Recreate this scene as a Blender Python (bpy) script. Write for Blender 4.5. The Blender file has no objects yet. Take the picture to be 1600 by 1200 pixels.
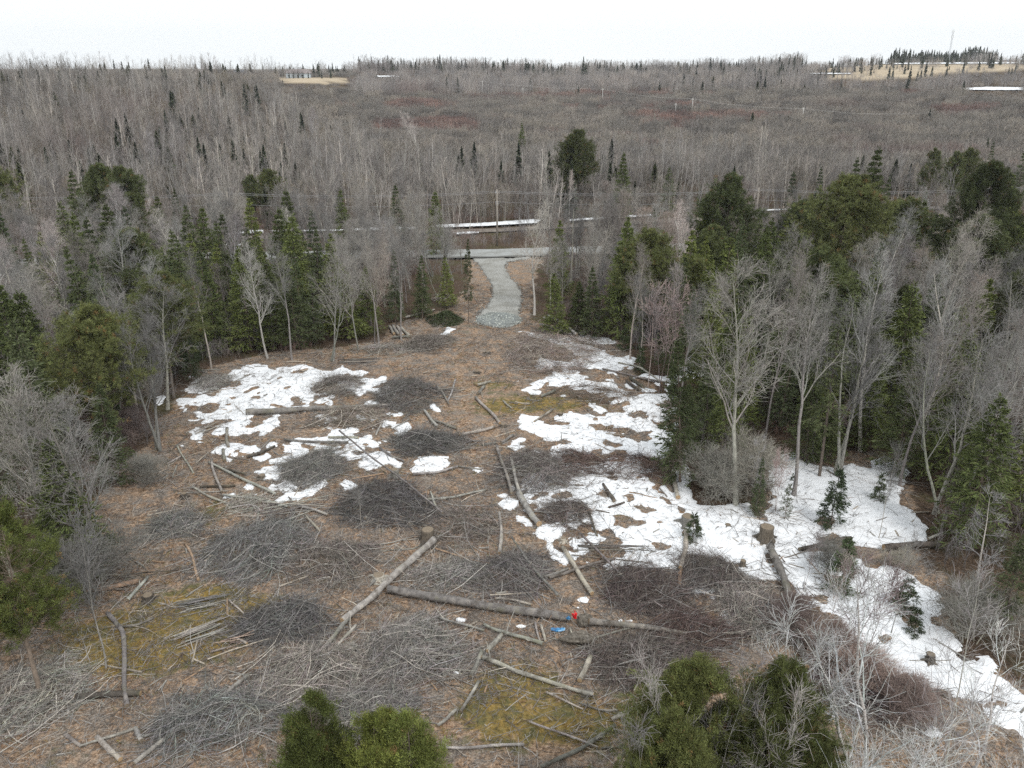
import bpy, math, random
import numpy as np
from mathutils import Vector
rng = np.random.default_rng(7); random.seed(7)
S = bpy.context.scene
COL = S.collection
# ------------------------------------------------------------------ camera
H = 27.0; FPX = 1294.0
PITCH = math.atan(495.0 / FPX)
cam_d = bpy.data.cameras.new("camera"); cam = bpy.data.objects.new("camera", cam_d); COL.objects.link(cam)
cam_d.sensor_width = 36.0; cam_d.lens = 36.0 * FPX / 1600.0
cam_d.clip_start = 0.5; cam_d.clip_end = 8000
cam.location = (0, 0, H); cam.rotation_euler = (math.pi / 2 - PITCH, 0, 0)
S.camera = cam
# ------------------------------------------------------------------ world and light: bright overcast
SUN_EL, SUN_AZ = math.radians(50), math.radians(-150)
w = bpy.data.worlds.new("World"); S.world = w; w.use_nodes = True
nt = w.node_tree; nt.nodes.clear()
wo = nt.nodes.new("ShaderNodeOutputWorld"); bg = nt.nodes.new("ShaderNodeBackground")
sky = nt.nodes.new("ShaderNodeTexSky"); sky.sky_type = 'NISHITA'; sky.sun_disc = False
sky.sun_elevation = SUN_EL; sky.sun_rotation = SUN_AZ; sky.air_density = 1.0; sky.dust_density = 3.0
mx = nt.nodes.new("ShaderNodeMix"); mx.data_type = 'RGBA'; mx.inputs[0].default_value = 0.88
tc = nt.nodes.new("ShaderNodeTexCoord"); mp = nt.nodes.new("ShaderNodeMapping"); mp.inputs['Scale'].default_value = (1, 1, 3.2)
cn = nt.nodes.new("ShaderNodeTexNoise"); cn.inputs['Scale'].default_value = 1.7; cn.inputs['Detail'].default_value = 5
cr = nt.nodes.new("ShaderNodeValToRGB")
cr.color_ramp.elements[0].position = 0.30; cr.color_ramp.elements[0].color = (9.4, 9.85, 10.2, 1)
cr.color_ramp.elements[1].position = 0.72; cr.color_ramp.elements[1].color = (10.4, 10.75, 10.8, 1)
nt.links.new(tc.outputs['Generated'], mp.inputs[0]); nt.links.new(mp.outputs[0], cn.inputs['Vector'])
nt.links.new(cn.outputs[0], cr.inputs[0])
nt.links.new(sky.outputs[0], mx.inputs[6]); nt.links.new(cr.outputs[0], mx.inputs[7])
nt.links.new(mx.outputs[2], bg.inputs[0]); bg.inputs[1].default_value = 0.10
nt.links.new(bg.outputs[0], wo.inputs[0])
sd = bpy.data.lights.new("sun", 'SUN'); sd.energy = 1.5; sd.angle = math.radians(14); sd.color = (1, 0.97, 0.93)
so = bpy.data.objects.new("sun", sd); COL.objects.link(so)
so.rotation_euler = (math.pi / 2 - SUN_EL, 0, math.radians(30)); so.location = (0, 0, 80)
S.view_settings.view_transform = 'Standard'; S.view_settings.look = 'None'
S.view_settings.exposure = 0.30; S.view_settings.gamma = 1
S.render.engine = 'CYCLES'
S.cycles.use_denoising = False
S.cycles.max_bounces = 4; S.cycles.diffuse_bounces = 2; S.cycles.glossy_bounces = 1
S.cycles.transmission_bounces = 1; S.cycles.volume_bounces = 0; S.cycles.transparent_max_bounces = 4

# ------------------------------------------------------------------ noise, terrain, projection
def _hash(ix, iy, s):
    a = (ix.astype(np.int64) * 374761393 + iy.astype(np.int64) * 668265263 + s * 974634777) & 0x7fffffff
    a = ((a ^ (a >> 13)) * 1274126177) & 0x7fffffff
    return ((a ^ (a >> 16)) & 0xffff) / 65535.0
def vnoise(x, y, s=0):
    x = np.asarray(x, float); y = np.asarray(y, float)
    ix = np.floor(x); iy = np.floor(y); fx = x - ix; fy = y - iy
    fx = fx * fx * (3 - 2 * fx); fy = fy * fy * (3 - 2 * fy)
    a = _hash(ix, iy, s); b = _hash(ix + 1, iy, s); c = _hash(ix, iy + 1, s); d = _hash(ix + 1, iy + 1, s)
    return (a * (1 - fx) + b * fx) * (1 - fy) + (c * (1 - fx) + d * fx) * fy
def fbm(x, y, o=4, s=0):
    t = 0; a = 1; n = 0
    for i in range(o):
        t = t + a * vnoise(np.asarray(x) * 2 ** i, np.asarray(y) * 2 ** i, s + i * 17); n += a; a *= .5
    return t / n
def sstep(a, b, x):
    t = np.clip((x - a) / (b - a), 0, 1); return t * t * (3 - 2 * t)
RT = np.array([(-900, 450, 19.5), (0, 450, 19.5), (200, 450, 20), (330, 480, 19.5), (430, 600, 19), (500, 620, 20), (560, 900, 21), (700, 900, 21),
               (900, 850, 20), (1100, 850, 22), (1300, 870, 26), (1400, 900, 30.5), (1600, 900, 31), (2500, 900, 31)], float)
CP, SP = math.cos(PITCH), math.sin(PITCH)
def ground_z(x, y):
    x = np.asarray(x, float); y = np.asarray(y, float)
    r = np.hypot(x, y); yy = np.maximum(y, 1.0)
    px = 800 + FPX * np.clip(x / (yy * CP), -2, 2)
    R = np.interp(px, RT[:, 0], RT[:, 1]); Z = np.interp(px, RT[:, 0], RT[:, 2])
    z = Z * sstep(.34, 1.0, r / R)
    z = z * np.where(y > 0, 1, 0)
    near = 1 - sstep(110, 140, r)
    z = z + near * ((fbm(x / 5.5, y / 5.5, 3, 3) - .5) * .55 + (fbm(x / .9, y / .9, 2, 9) - .5) * .16)
    z = z + sstep(140, 300, r) * (fbm(x / 60, y / 60, 3, 21) - .5) * 2.0 * (1 - sstep(500, 800, r))
    return z
def project(x, y, z):
    d = y * CP - (z - H) * SP; u = y * SP + (z - H) * CP
    d = np.where(np.abs(d) < 1e-6, 1e-6, d)
    return 800 + FPX * x / d, 600 - FPX * u / d, d
def ground_pt(px, py, z0=0.0):
    """the point of the terrain (raised z0) seen at a pixel of the 1600x1200 photograph"""
    a = (px - 800) / FPX; b = (600 - py) / FPX
    D = np.array([a, CP + b * SP, -SP + b * CP])
    t = np.concatenate([np.linspace(15, 200, 700), np.linspace(200.5, 1300, 1800)])
    P = t[:, None] * D; P[:, 2] += H
    f = P[:, 2] - ground_z(P[:, 0], P[:, 1]) - z0
    k = np.argmax(f < 0)
    if f[k] >= 0: return P[-1]
    if k == 0: return P[0]
    s = f[k - 1] / (f[k - 1] - f[k]); return P[k - 1] + s * (P[k] - P[k - 1])
def place_top(px, ytop, h):
    """ground point whose thing of height h reaches up to pixel (px, ytop)"""
    return ground_pt(px, ytop, h)
def height_at(p, ytop):
    """height that makes a thing at ground point p reach pixel row ytop"""
    b = (600 - ytop) / FPX; D = (CP + b * SP, -SP + b * CP)
    return H + p[1] * D[1] / D[0] - p[2]
def inpoly(x, y, poly):
    p = np.asarray(poly, float); r = np.zeros(np.shape(x), bool); j = len(p) - 1
    x0, y0, x1, y1 = p[:, 0].min(), p[:, 1].min(), p[:, 0].max(), p[:, 1].max()
    m = (x >= x0) & (x <= x1) & (y >= y0) & (y <= y1)
    if not np.any(m): return r
    xs, ys = x[m], y[m]; q = np.zeros(xs.shape, bool)
    for i in range(len(p)):
        xi, yi = p[i]; xj, yj = p[j]
        if yi != yj:
            q ^= ((yi > ys) != (yj > ys)) & (xs < (xj - xi) * (ys - yi) / (yj - yi) + xi)
        j = i
    r[m] = q; return r

# ------------------------------------------------------------------ object helpers
def tag(o, label=None, cat=None, group=None, kind=None):
    if label: o['label'] = label
    if cat: o['category'] = cat
    if group: o['group'] = group
    if kind: o['kind'] = kind
    return o
def empty(name, loc, rz=0):
    o = bpy.data.objects.new(name, None); COL.objects.link(o); o.location = loc; o.rotation_euler = (0, 0, rz)
    o.empty_display_size = .3; return o
def put(name, mesh, parent=None, loc=(0, 0, 0)):
    o = bpy.data.objects.new(name, mesh); COL.objects.link(o); o.parent = parent; o.location = loc; return o
class MB:
    def __init__(s): s.V = []; s.C = []; s.Q = []; s.T = []; s.n = 0; s.QM = []; s.TM = []
    def add(s, V, Q=None, T=None, col=(1, 1, 1), m=0):
        V = np.asarray(V, float).reshape(-1, 3); c = np.asarray(col, float)
        if c.ndim == 1: c = np.tile(c, (len(V), 1))
        s.V.append(V); s.C.append(c)
        if Q is not None and len(Q): s.Q.append(np.asarray(Q, int).reshape(-1, 4) + s.n); s.QM.append(np.full(len(s.Q[-1]), m))
        if T is not None and len(T): s.T.append(np.asarray(T, int).reshape(-1, 3) + s.n); s.TM.append(np.full(len(s.T[-1]), m))
        s.n += len(V)
    def tubes(s, P, R, k=3, col=(1, 1, 1), cap=False, m=0, rough=0.0):
        """P (N,n,3) polylines, R (N,n) radii; swept k-sided prisms"""
        P = np.asarray(P, float); R = np.asarray(R, float)
        if P.ndim == 2: P = P[None]; R = R[None]
        N, n, _ = P.shape
        if N == 0: return
        d = P[:, -1] - P[:, 0]; d /= np.linalg.norm(d, axis=1)[:, None] + 1e-9
        ref = np.where(np.abs(d[:, 2:3]) > .8, np.array([[1., 0, 0]]), np.array([[0, 0, 1.]]))
        u = np.cross(d, ref); u /= np.linalg.norm(u, axis=1)[:, None] + 1e-9; v = np.cross(d, u)
        a = np.arange(k) * 2 * math.pi / k
        off = np.cos(a)[None, None, :, None] * u[:, None, None, :] + np.sin(a)[None, None, :, None] * v[:, None, None, :]
        rr = R[:, :, None, None]
        if rough: rr = rr * (1 + rough * rng.uniform(-1, 1, (N, n, k, 1)))
        V = P[:, :, None, :] + rr * off
        base = (np.arange(N) * n * k)[:, None, None]
        i = np.arange(n - 1)[None, :, None] * k; j = np.arange(k)[None, None, :]; j2 = (j + 1) % k
        Q = np.stack([base + i + j, base + i + j2, base + i + k + j2, base + i + k + j], -1).reshape(-1, 4)
        c = np.asarray(col, float)
        if c.ndim == 2: c = np.repeat(c, n * k, axis=0)
        elif c.ndim == 3: c = np.repeat(c.reshape(-1, 3), k, axis=0)
        T = None; V = V.reshape(-1, 3)
        if cap:
            cen = np.concatenate([P[:, 0], P[:, -1]]); nv = len(V); V = np.concatenate([V, cen])
            if c.ndim == 2: c = np.concatenate([c, c[:: n * k], c[:: n * k]])
            b = np.arange(N)[:, None] * n * k; jj = np.arange(k)[None]; jn = (jj + 1) % k
            c0 = (nv + np.arange(N))[:, None] + 0 * jj; c1 = c0 + N
            e = b + (n - 1) * k
            T = np.concatenate([np.stack([c0, b + jn, b + jj], -1).reshape(-1, 3), np.stack([c1, e + jj, e + jn], -1).reshape(-1, 3)])
        s.add(V, Q, T, c, m)
    def rhombs(s, A, D, L, Wd, col, roll=None, bend=0.0):
        """small leaf shapes: start A (N,3), unit dir D, length L, width Wd"""
        N = len(A)
        ref = rng.normal(size=(N, 3)) if roll is None else roll
        u = np.cross(D, ref); u /= np.linalg.norm(u, axis=1)[:, None] + 1e-9
        L = np.broadcast_to(L, (N,))[:, None]; Wd = np.broadcast_to(Wd, (N,))[:, None]
        nrm = np.cross(u, D)
        V = np.stack([A, A + D * L * .5 + u * Wd / 2 + nrm * bend * L, A + D * L, A + D * L * .5 - u * Wd / 2 + nrm * bend * L], 1)
        Q = np.arange(N * 4).reshape(-1, 4)
        c = np.asarray(col, float)
        if c.ndim == 2: c = np.repeat(c, 4, axis=0)
        s.add(V.reshape(-1, 3), Q, None, c)
    def box(s, c, size, rz=0, col=(1, 1, 1), m=0):
        c = np.array(c, float); hx, hy, hz = np.array(size, float) / 2
        V = np.array([(a * hx, b * hy, d * hz) for d in (-1, 1) for a, b in ((-1, -1), (1, -1), (1, 1), (-1, 1))])
        ca, sa = math.cos(rz), math.sin(rz)
        V = np.stack([V[:, 0] * ca - V[:, 1] * sa, V[:, 0] * sa + V[:, 1] * ca, V[:, 2]], 1) + c
        s.add(V, [(3, 2, 1, 0), (4, 5, 6, 7), (0, 1, 5, 4), (1, 2, 6, 5), (2, 3, 7, 6), (3, 0, 4, 7)], None, col, m)
    def mesh(s, name, mats, smooth=False):
        me = bpy.data.meshes.new(name)
        V = np.concatenate(s.V); C = np.concatenate(s.C)
        Q = np.concatenate(s.Q) if s.Q else np.zeros((0, 4), int); T = np.concatenate(s.T) if s.T else np.zeros((0, 3), int)
        me.vertices.add(len(V)); me.vertices.foreach_set("co", V.astype(np.float32).ravel())
        nl = Q.size + T.size; me.loops.add(nl); me.polygons.add(len(Q) + len(T))
        me.loops.foreach_set("vertex_index", np.concatenate([Q.ravel(), T.ravel()]).astype(np.int32))
        st = np.concatenate([np.arange(len(Q)) * 4, len(Q) * 4 + np.arange(len(T)) * 3]).astype(np.int32)
        me.polygons.foreach_set("loop_start", st)
        me.polygons.foreach_set("loop_total", np.concatenate([np.full(len(Q), 4), np.full(len(T), 3)]).astype(np.int32))
        if not isinstance(mats, (list, tuple)): mats = [mats]
        for m in mats: me.materials.append(m)
        if len(mats) > 1:
            mi = np.concatenate([np.concatenate(s.QM) if s.QM else np.zeros(0), np.concatenate(s.TM) if s.TM else np.zeros(0)]).astype(np.int32)
            me.polygons.foreach_set("material_index", mi)
        me.update(calc_edges=True)
        ca = me.color_attributes.new("Col", 'FLOAT_COLOR', 'POINT')
        ca.data.foreach_set("color", np.concatenate([C, np.ones((len(C), 1))], 1).astype(np.float32).ravel())
        me.polygons.foreach_set("use_smooth", np.full(len(me.polygons), smooth))
        return me
    def build(s, name, mat, parent=None, smooth=False, loc=(0, 0, 0)):
        return put(name, s.mesh(name, mat, smooth), parent, loc)

# ------------------------------------------------------------------ materials
def mat(name, rough=.9, spec=.2):
    m = bpy.data.materials.new(name); m.use_nodes = True; b = m.node_tree.nodes['Principled BSDF']
    b.inputs['Roughness'].default_value = rough; b.inputs['Specular IOR Level'].default_value = spec
    return m, m.node_tree, b
def ramp(t, fac, stops):
    r = t.nodes.new("ShaderNodeValToRGB"); e = r.color_ramp.elements
    while len(e) < len(stops): e.new(.5)
    for k, (p, c) in enumerate(stops): e[k].position = p; e[k].color = (*c, 1)
    t.links.new(fac, r.inputs[0]); return r.outputs[0]
def noise(t, scale, detail=4, coord='Object', stretch=None, rough=.6):
    c = t.nodes.new("ShaderNodeTexCoord").outputs[coord] if coord != 'World' else t.nodes.new("ShaderNodeNewGeometry").outputs['Position']
    if stretch:
        q = t.nodes.new("ShaderNodeMapping"); q.inputs['Scale'].default_value = stretch; t.links.new(c, q.inputs[0]); c = q.outputs[0]
    n = t.nodes.new("ShaderNodeTexNoise"); n.inputs['Scale'].default_value = scale; n.inputs['Detail'].default_value = detail
    n.inputs['Roughness'].default_value = rough; t.links.new(c, n.inputs['Vector']); return n.outputs[0]
def mixc(t, f, a, b, mode='MIX'):
    m = t.nodes.new("ShaderNodeMix"); m.data_type = 'RGBA'; m.blend_type = mode
    for s_, v in ((0, f), (6, a), (7, b)):
        if isinstance(v, (int, float)): m.inputs[s_].default_value = v
        elif isinstance(v, tuple): m.inputs[s_].default_value = (*v, 1)
        else: t.links.new(v, m.inputs[s_])
    return m.outputs[2]
def bump(t, b, h, strength=.5, dist=.05):
    n = t.nodes.new("ShaderNodeBump"); n.inputs['Strength'].default_value = strength; n.inputs['Distance'].default_value = dist
    t.links.new(h, n.inputs['Height']); t.links.new(n.outputs[0], b.inputs['Normal'])
def attr(t, name="Col"):
    a = t.nodes.new("ShaderNodeAttribute"); a.attribute_name = name; return a.outputs['Color']
def m_attr(name, tint=(1, 1, 1), nscale=8, amount=.35, rough=.9, stretch=None, zone=None):
    """base colour = the piece's own colour x uneven weathering; zone: (scale, colour, lo, hi) wide patches of another kind of bark"""
    m, t, b = mat(name, rough, .15)
    n = noise(t, nscale, 3, stretch=stretch)
    v = ramp(t, n, [(.3, (1 - amount,) * 3), (.7, (1 + amount,) * 3)])
    c = mixc(t, 1.0, attr(t), v, 'MULTIPLY'); c = mixc(t, 1.0, c, tint, 'MULTIPLY')
    oi = t.nodes.new("ShaderNodeObjectInfo")
    c = mixc(t, 1.0, c, ramp(t, oi.outputs['Random'], [(0, (.62, .62, .64)), (.5, (.95, .95, .95)), (1, (1.32, 1.27, 1.2))]), 'MULTIPLY')
    if zone:
        z = noise(t, zone[0], 3, 'World'); c = mixc(t, ramp(t, z, [(zone[2], (0, 0, 0)), (zone[3], (1, 1, 1))]), c, zone[1])
    t.links.new(c, b.inputs['Base Color']); return m
M = {}
M['twig'] = m_attr('bark_twigs', (.98, 1.0, 1.0))
M['bark'] = m_attr('bark_rough', (1.0, 1.01, .985), nscale=5, amount=.4, stretch=(3, 3, .7))
def logbark():
    m, t, b = mat('log_bark', .92, .1)
    v = ramp(t, noise(t, 2.2, 5), [(.32, (.45, .42, .38)), (.5, (.95, .95, .95)), (.66, (1.45, 1.42, 1.35))]); f = ramp(t, noise(t, 26, 5, rough=.8), [(.35, (.5, .5, .5)), (.62, (1.25, 1.25, 1.25))])
    c = mixc(t, 1.0, mixc(t, 1.0, attr(t), v, 'MULTIPLY'), f, 'MULTIPLY'); c = mixc(t, ramp(t, noise(t, 1.1, 4), [(.56, (0, 0, 0)), (.7, (.5, .5, .5))]), c, (.10, .105, .05))
    t.links.new(c, b.inputs['Base Color']); bump(t, b, noise(t, 20, 5, rough=.8), .8, .03); return m
M['log'] = logbark()
M['leaf'] = m_attr('needles', nscale=1.2, amount=.3)
M['fartwig'] = m_attr('far_bark', (1.0, .985, .98), zone=(.012, (.20, .15, .14), .58, .72))
def birch():
    m, t, b = mat('birch_bark', .7)
    n = noise(t, 3, 4, stretch=(1, 1, 9)); c = ramp(t, n, [(.36, (.09, .08, .07)), (.46, (.55, .53, .49)), (.8, (.68, .66, .62))])
    t.links.new(mixc(t, 1.0, c, attr(t), 'MULTIPLY'), b.inputs['Base Color']); return m
M['birch'] = birch()
def ground_mat():
    m, t, b = mat('forest_ground', 1.0, .05)
    A = attr(t, 'zone'); sep = t.nodes.new("ShaderNodeSeparateColor"); t.links.new(A, sep.inputs[0])
    n1 = noise(t, .9, 8, 'World', rough=.72); n2 = noise(t, 5.0, 8, 'World', rough=.8); n3 = noise(t, .22, 5, 'World'); n4 = noise(t, 11, 6, 'World', rough=.85)
    litter = ramp(t, n2, [(.34, (.045, .034, .027)), (.44, (.18, .12, .078)), (.53, (.37, .255, .17)), (.66, (.66, .50, .37))])
    grey = ramp(t, n4, [(.36, (.04, .034, .028)), (.5, (.20, .175, .15)), (.62, (.52, .46, .40))])
    c = mixc(t, ramp(t, n1, [(.44, (0, 0, 0)), (.57, (.85, .85, .85))]), litter, grey)
    moss = ramp(t, n2, [(.32, (.06, .045, .02)), (.5, (.27, .185, .05)), (.68, (.42, .29, .09))])
    green = ramp(t, n2, [(.35, (.05, .05, .022)), (.62, (.18, .165, .065))])
    mossy = mixc(t, ramp(t, n1, [(.42, (0, 0, 0)), (.6, (1, 1, 1))]), moss, green)
    mm = t.nodes.new("ShaderNodeMath"); mm.operation = 'MULTIPLY_ADD'
    t.links.new(sep.outputs[1], mm.inputs[0]); mm.inputs[1].default_value = 1.15
    q = t.nodes.new("ShaderNodeMath"); q.operation = 'MULTIPLY_ADD'; t.links.new(n1, q.inputs[0]); q.inputs[1].default_value = 1.7; q.inputs[2].default_value = -.85
    t.links.new(q.outputs[0], mm.inputs[2])
    c = mixc(t, ramp(t, mm.outputs[0], [(.42, (0, 0, 0)), (.66, (.9, .9, .9))]), c, mossy)
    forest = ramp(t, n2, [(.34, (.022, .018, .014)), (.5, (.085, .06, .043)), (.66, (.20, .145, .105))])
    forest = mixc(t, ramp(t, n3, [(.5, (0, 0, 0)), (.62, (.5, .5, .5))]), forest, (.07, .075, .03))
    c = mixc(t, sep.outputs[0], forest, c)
    field = ramp(t, noise(t, .05, 4, 'World'), [(.3, (.36, .29, .20)), (.7, (.48, .40, .29))])
    c = mixc(t, sep.outputs[2], c, field)
    t.links.new(c, b.inputs['Base Color']); bump(t, b, n2, .9, .12); return m
def simple(name, stops, scale, rough=.9, coord='Object', detail=6, bstr=.3, bdist=.02, stretch=None, spec=.2):
    m, t, b = mat(name, rough, spec); n = noise(t, scale, detail, coord, stretch, .7)
    c = ramp(t, n, stops)
    if coord == 'World' and bstr: c = mixc(t, 1.0, c, ramp(t, noise(t, .35, 4, 'World'), [(.32, (.72, .70, .66)), (.6, (1.06, 1.06, 1.06))]) if name != 'old_snow' else (1.0, 1.0, 1.0), 'MULTIPLY')
    t.links.new(c, b.inputs['Base Color'])
    if bstr: bump(t, b, n, bstr, bdist)
    return m
M['ground'] = ground_mat()
M['snow'] = simple('old_snow', [(.25, (.62, .64, .66)), (.45, (.82, .84, .86)), (.8, (.90, .91, .92))], 2.6, .6, 'World', 10, .6, .09)
M['gravel'] = simple('driveway_gravel', [(.36, (.15, .148, .135)), (.5, (.30, .30, .28)), (.64, (.48, .48, .45))], 9, .95, 'World', 10, .8, .03)
M['asphalt'] = simple('old_asphalt', [(.3, (.27, .28, .275)), (.7, (.36, .37, .36))], 3, .9, 'World', 8, .2, .01)
M['edge'] = simple('road_edge', [(.3, (.10, .10, .095)), (.7, (.20, .20, .19))], 3, .9, 'World', 8, .2, .01)
M['stone'] = simple('crushed_stone', [(.3, (.10, .11, .11)), (.7, (.27, .29, .28))], 4, .9, 'World', 4, .3, .02)
M['track'] = simple('dirt_track', [(.3, (.13, .11, .095)), (.7, (.27, .24, .21))], 1.5, 1, 'World', 8, .3, .02)
M['cut'] = simple('cut_wood', [(.3, (.30, .20, .11)), (.7, (.50, .36, .22))], 12, .85)
M['cutold'] = simple('cut_wood_old', [(.3, (.14, .11, .08)), (.7, (.28, .23, .17))], 12, .85)
M['rot'] = simple('rotten_wood', [(.32, (.045, .038, .03)), (.5, (.13, .115, .095)), (.68, (.26, .235, .20))], 7, .95, bstr=.8, bdist=.05)
M['red'] = simple('red_plastic', [(.3, (.55, .008, .012)), (.7, (.75, .02, .025))], 6, .4, spec=.5, bstr=.1)
M['blue'] = simple('blue_plastic', [(.40, (.015, .08, .20)), (.52, (.04, .26, .52)), (.66, (.45, .58, .68))], 5, .5, spec=.5, bstr=.4)
M['white'] = simple('white_plastic', [(.3, (.7, .72, .72)), (.7, (.82, .83, .82))], 5, .5)
M['pole'] = simple('pole_wood', [(.3, (.22, .19, .16)), (.7, (.36, .33, .29))], 4, .9, stretch=(4, 4, .5))
M['polepale'] = simple('pole_wood_pale', [(.3, (.50, .49, .46)), (.7, (.62, .61, .58))], 4, .9)
M['metal'] = simple('galvanised', [(.3, (.35, .36, .37)), (.7, (.5, .51, .52))], 4, .5, bstr=0)
M['wire'] = simple('wire', [(.3, (.26, .26, .27)), (.7, (.34, .34, .35))], 4, .6, bstr=0)
M['hwall'] = simple('siding', [(.3, (.42, .48, .52)), (.7, (.52, .58, .62))], 2, .8, bstr=0)
M['hwhite'] = simple('white_siding', [(.3, (.72, .73, .73)), (.7, (.8, .81, .8))], 2, .8, bstr=0)
M['roofr'] = simple('shingles_brown', [(.3, (.20, .17, .165)), (.7, (.28, .245, .235))], 3, .9, bstr=0)
M['roofd'] = simple('shingles_dark', [(.3, (.10, .12, .15)), (.7, (.16, .19, .23))], 3, .9, bstr=0)
M['roofw'] = simple('roof_white', [(.3, (.72, .72, .72)), (.7, (.82, .82, .82))], 3, .6, bstr=0)
M['glass'] = simple('window_glass', [(.3, (.03, .04, .05)), (.7, (.06, .08, .1))], 2, .15, spec=.6, bstr=0)

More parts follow.
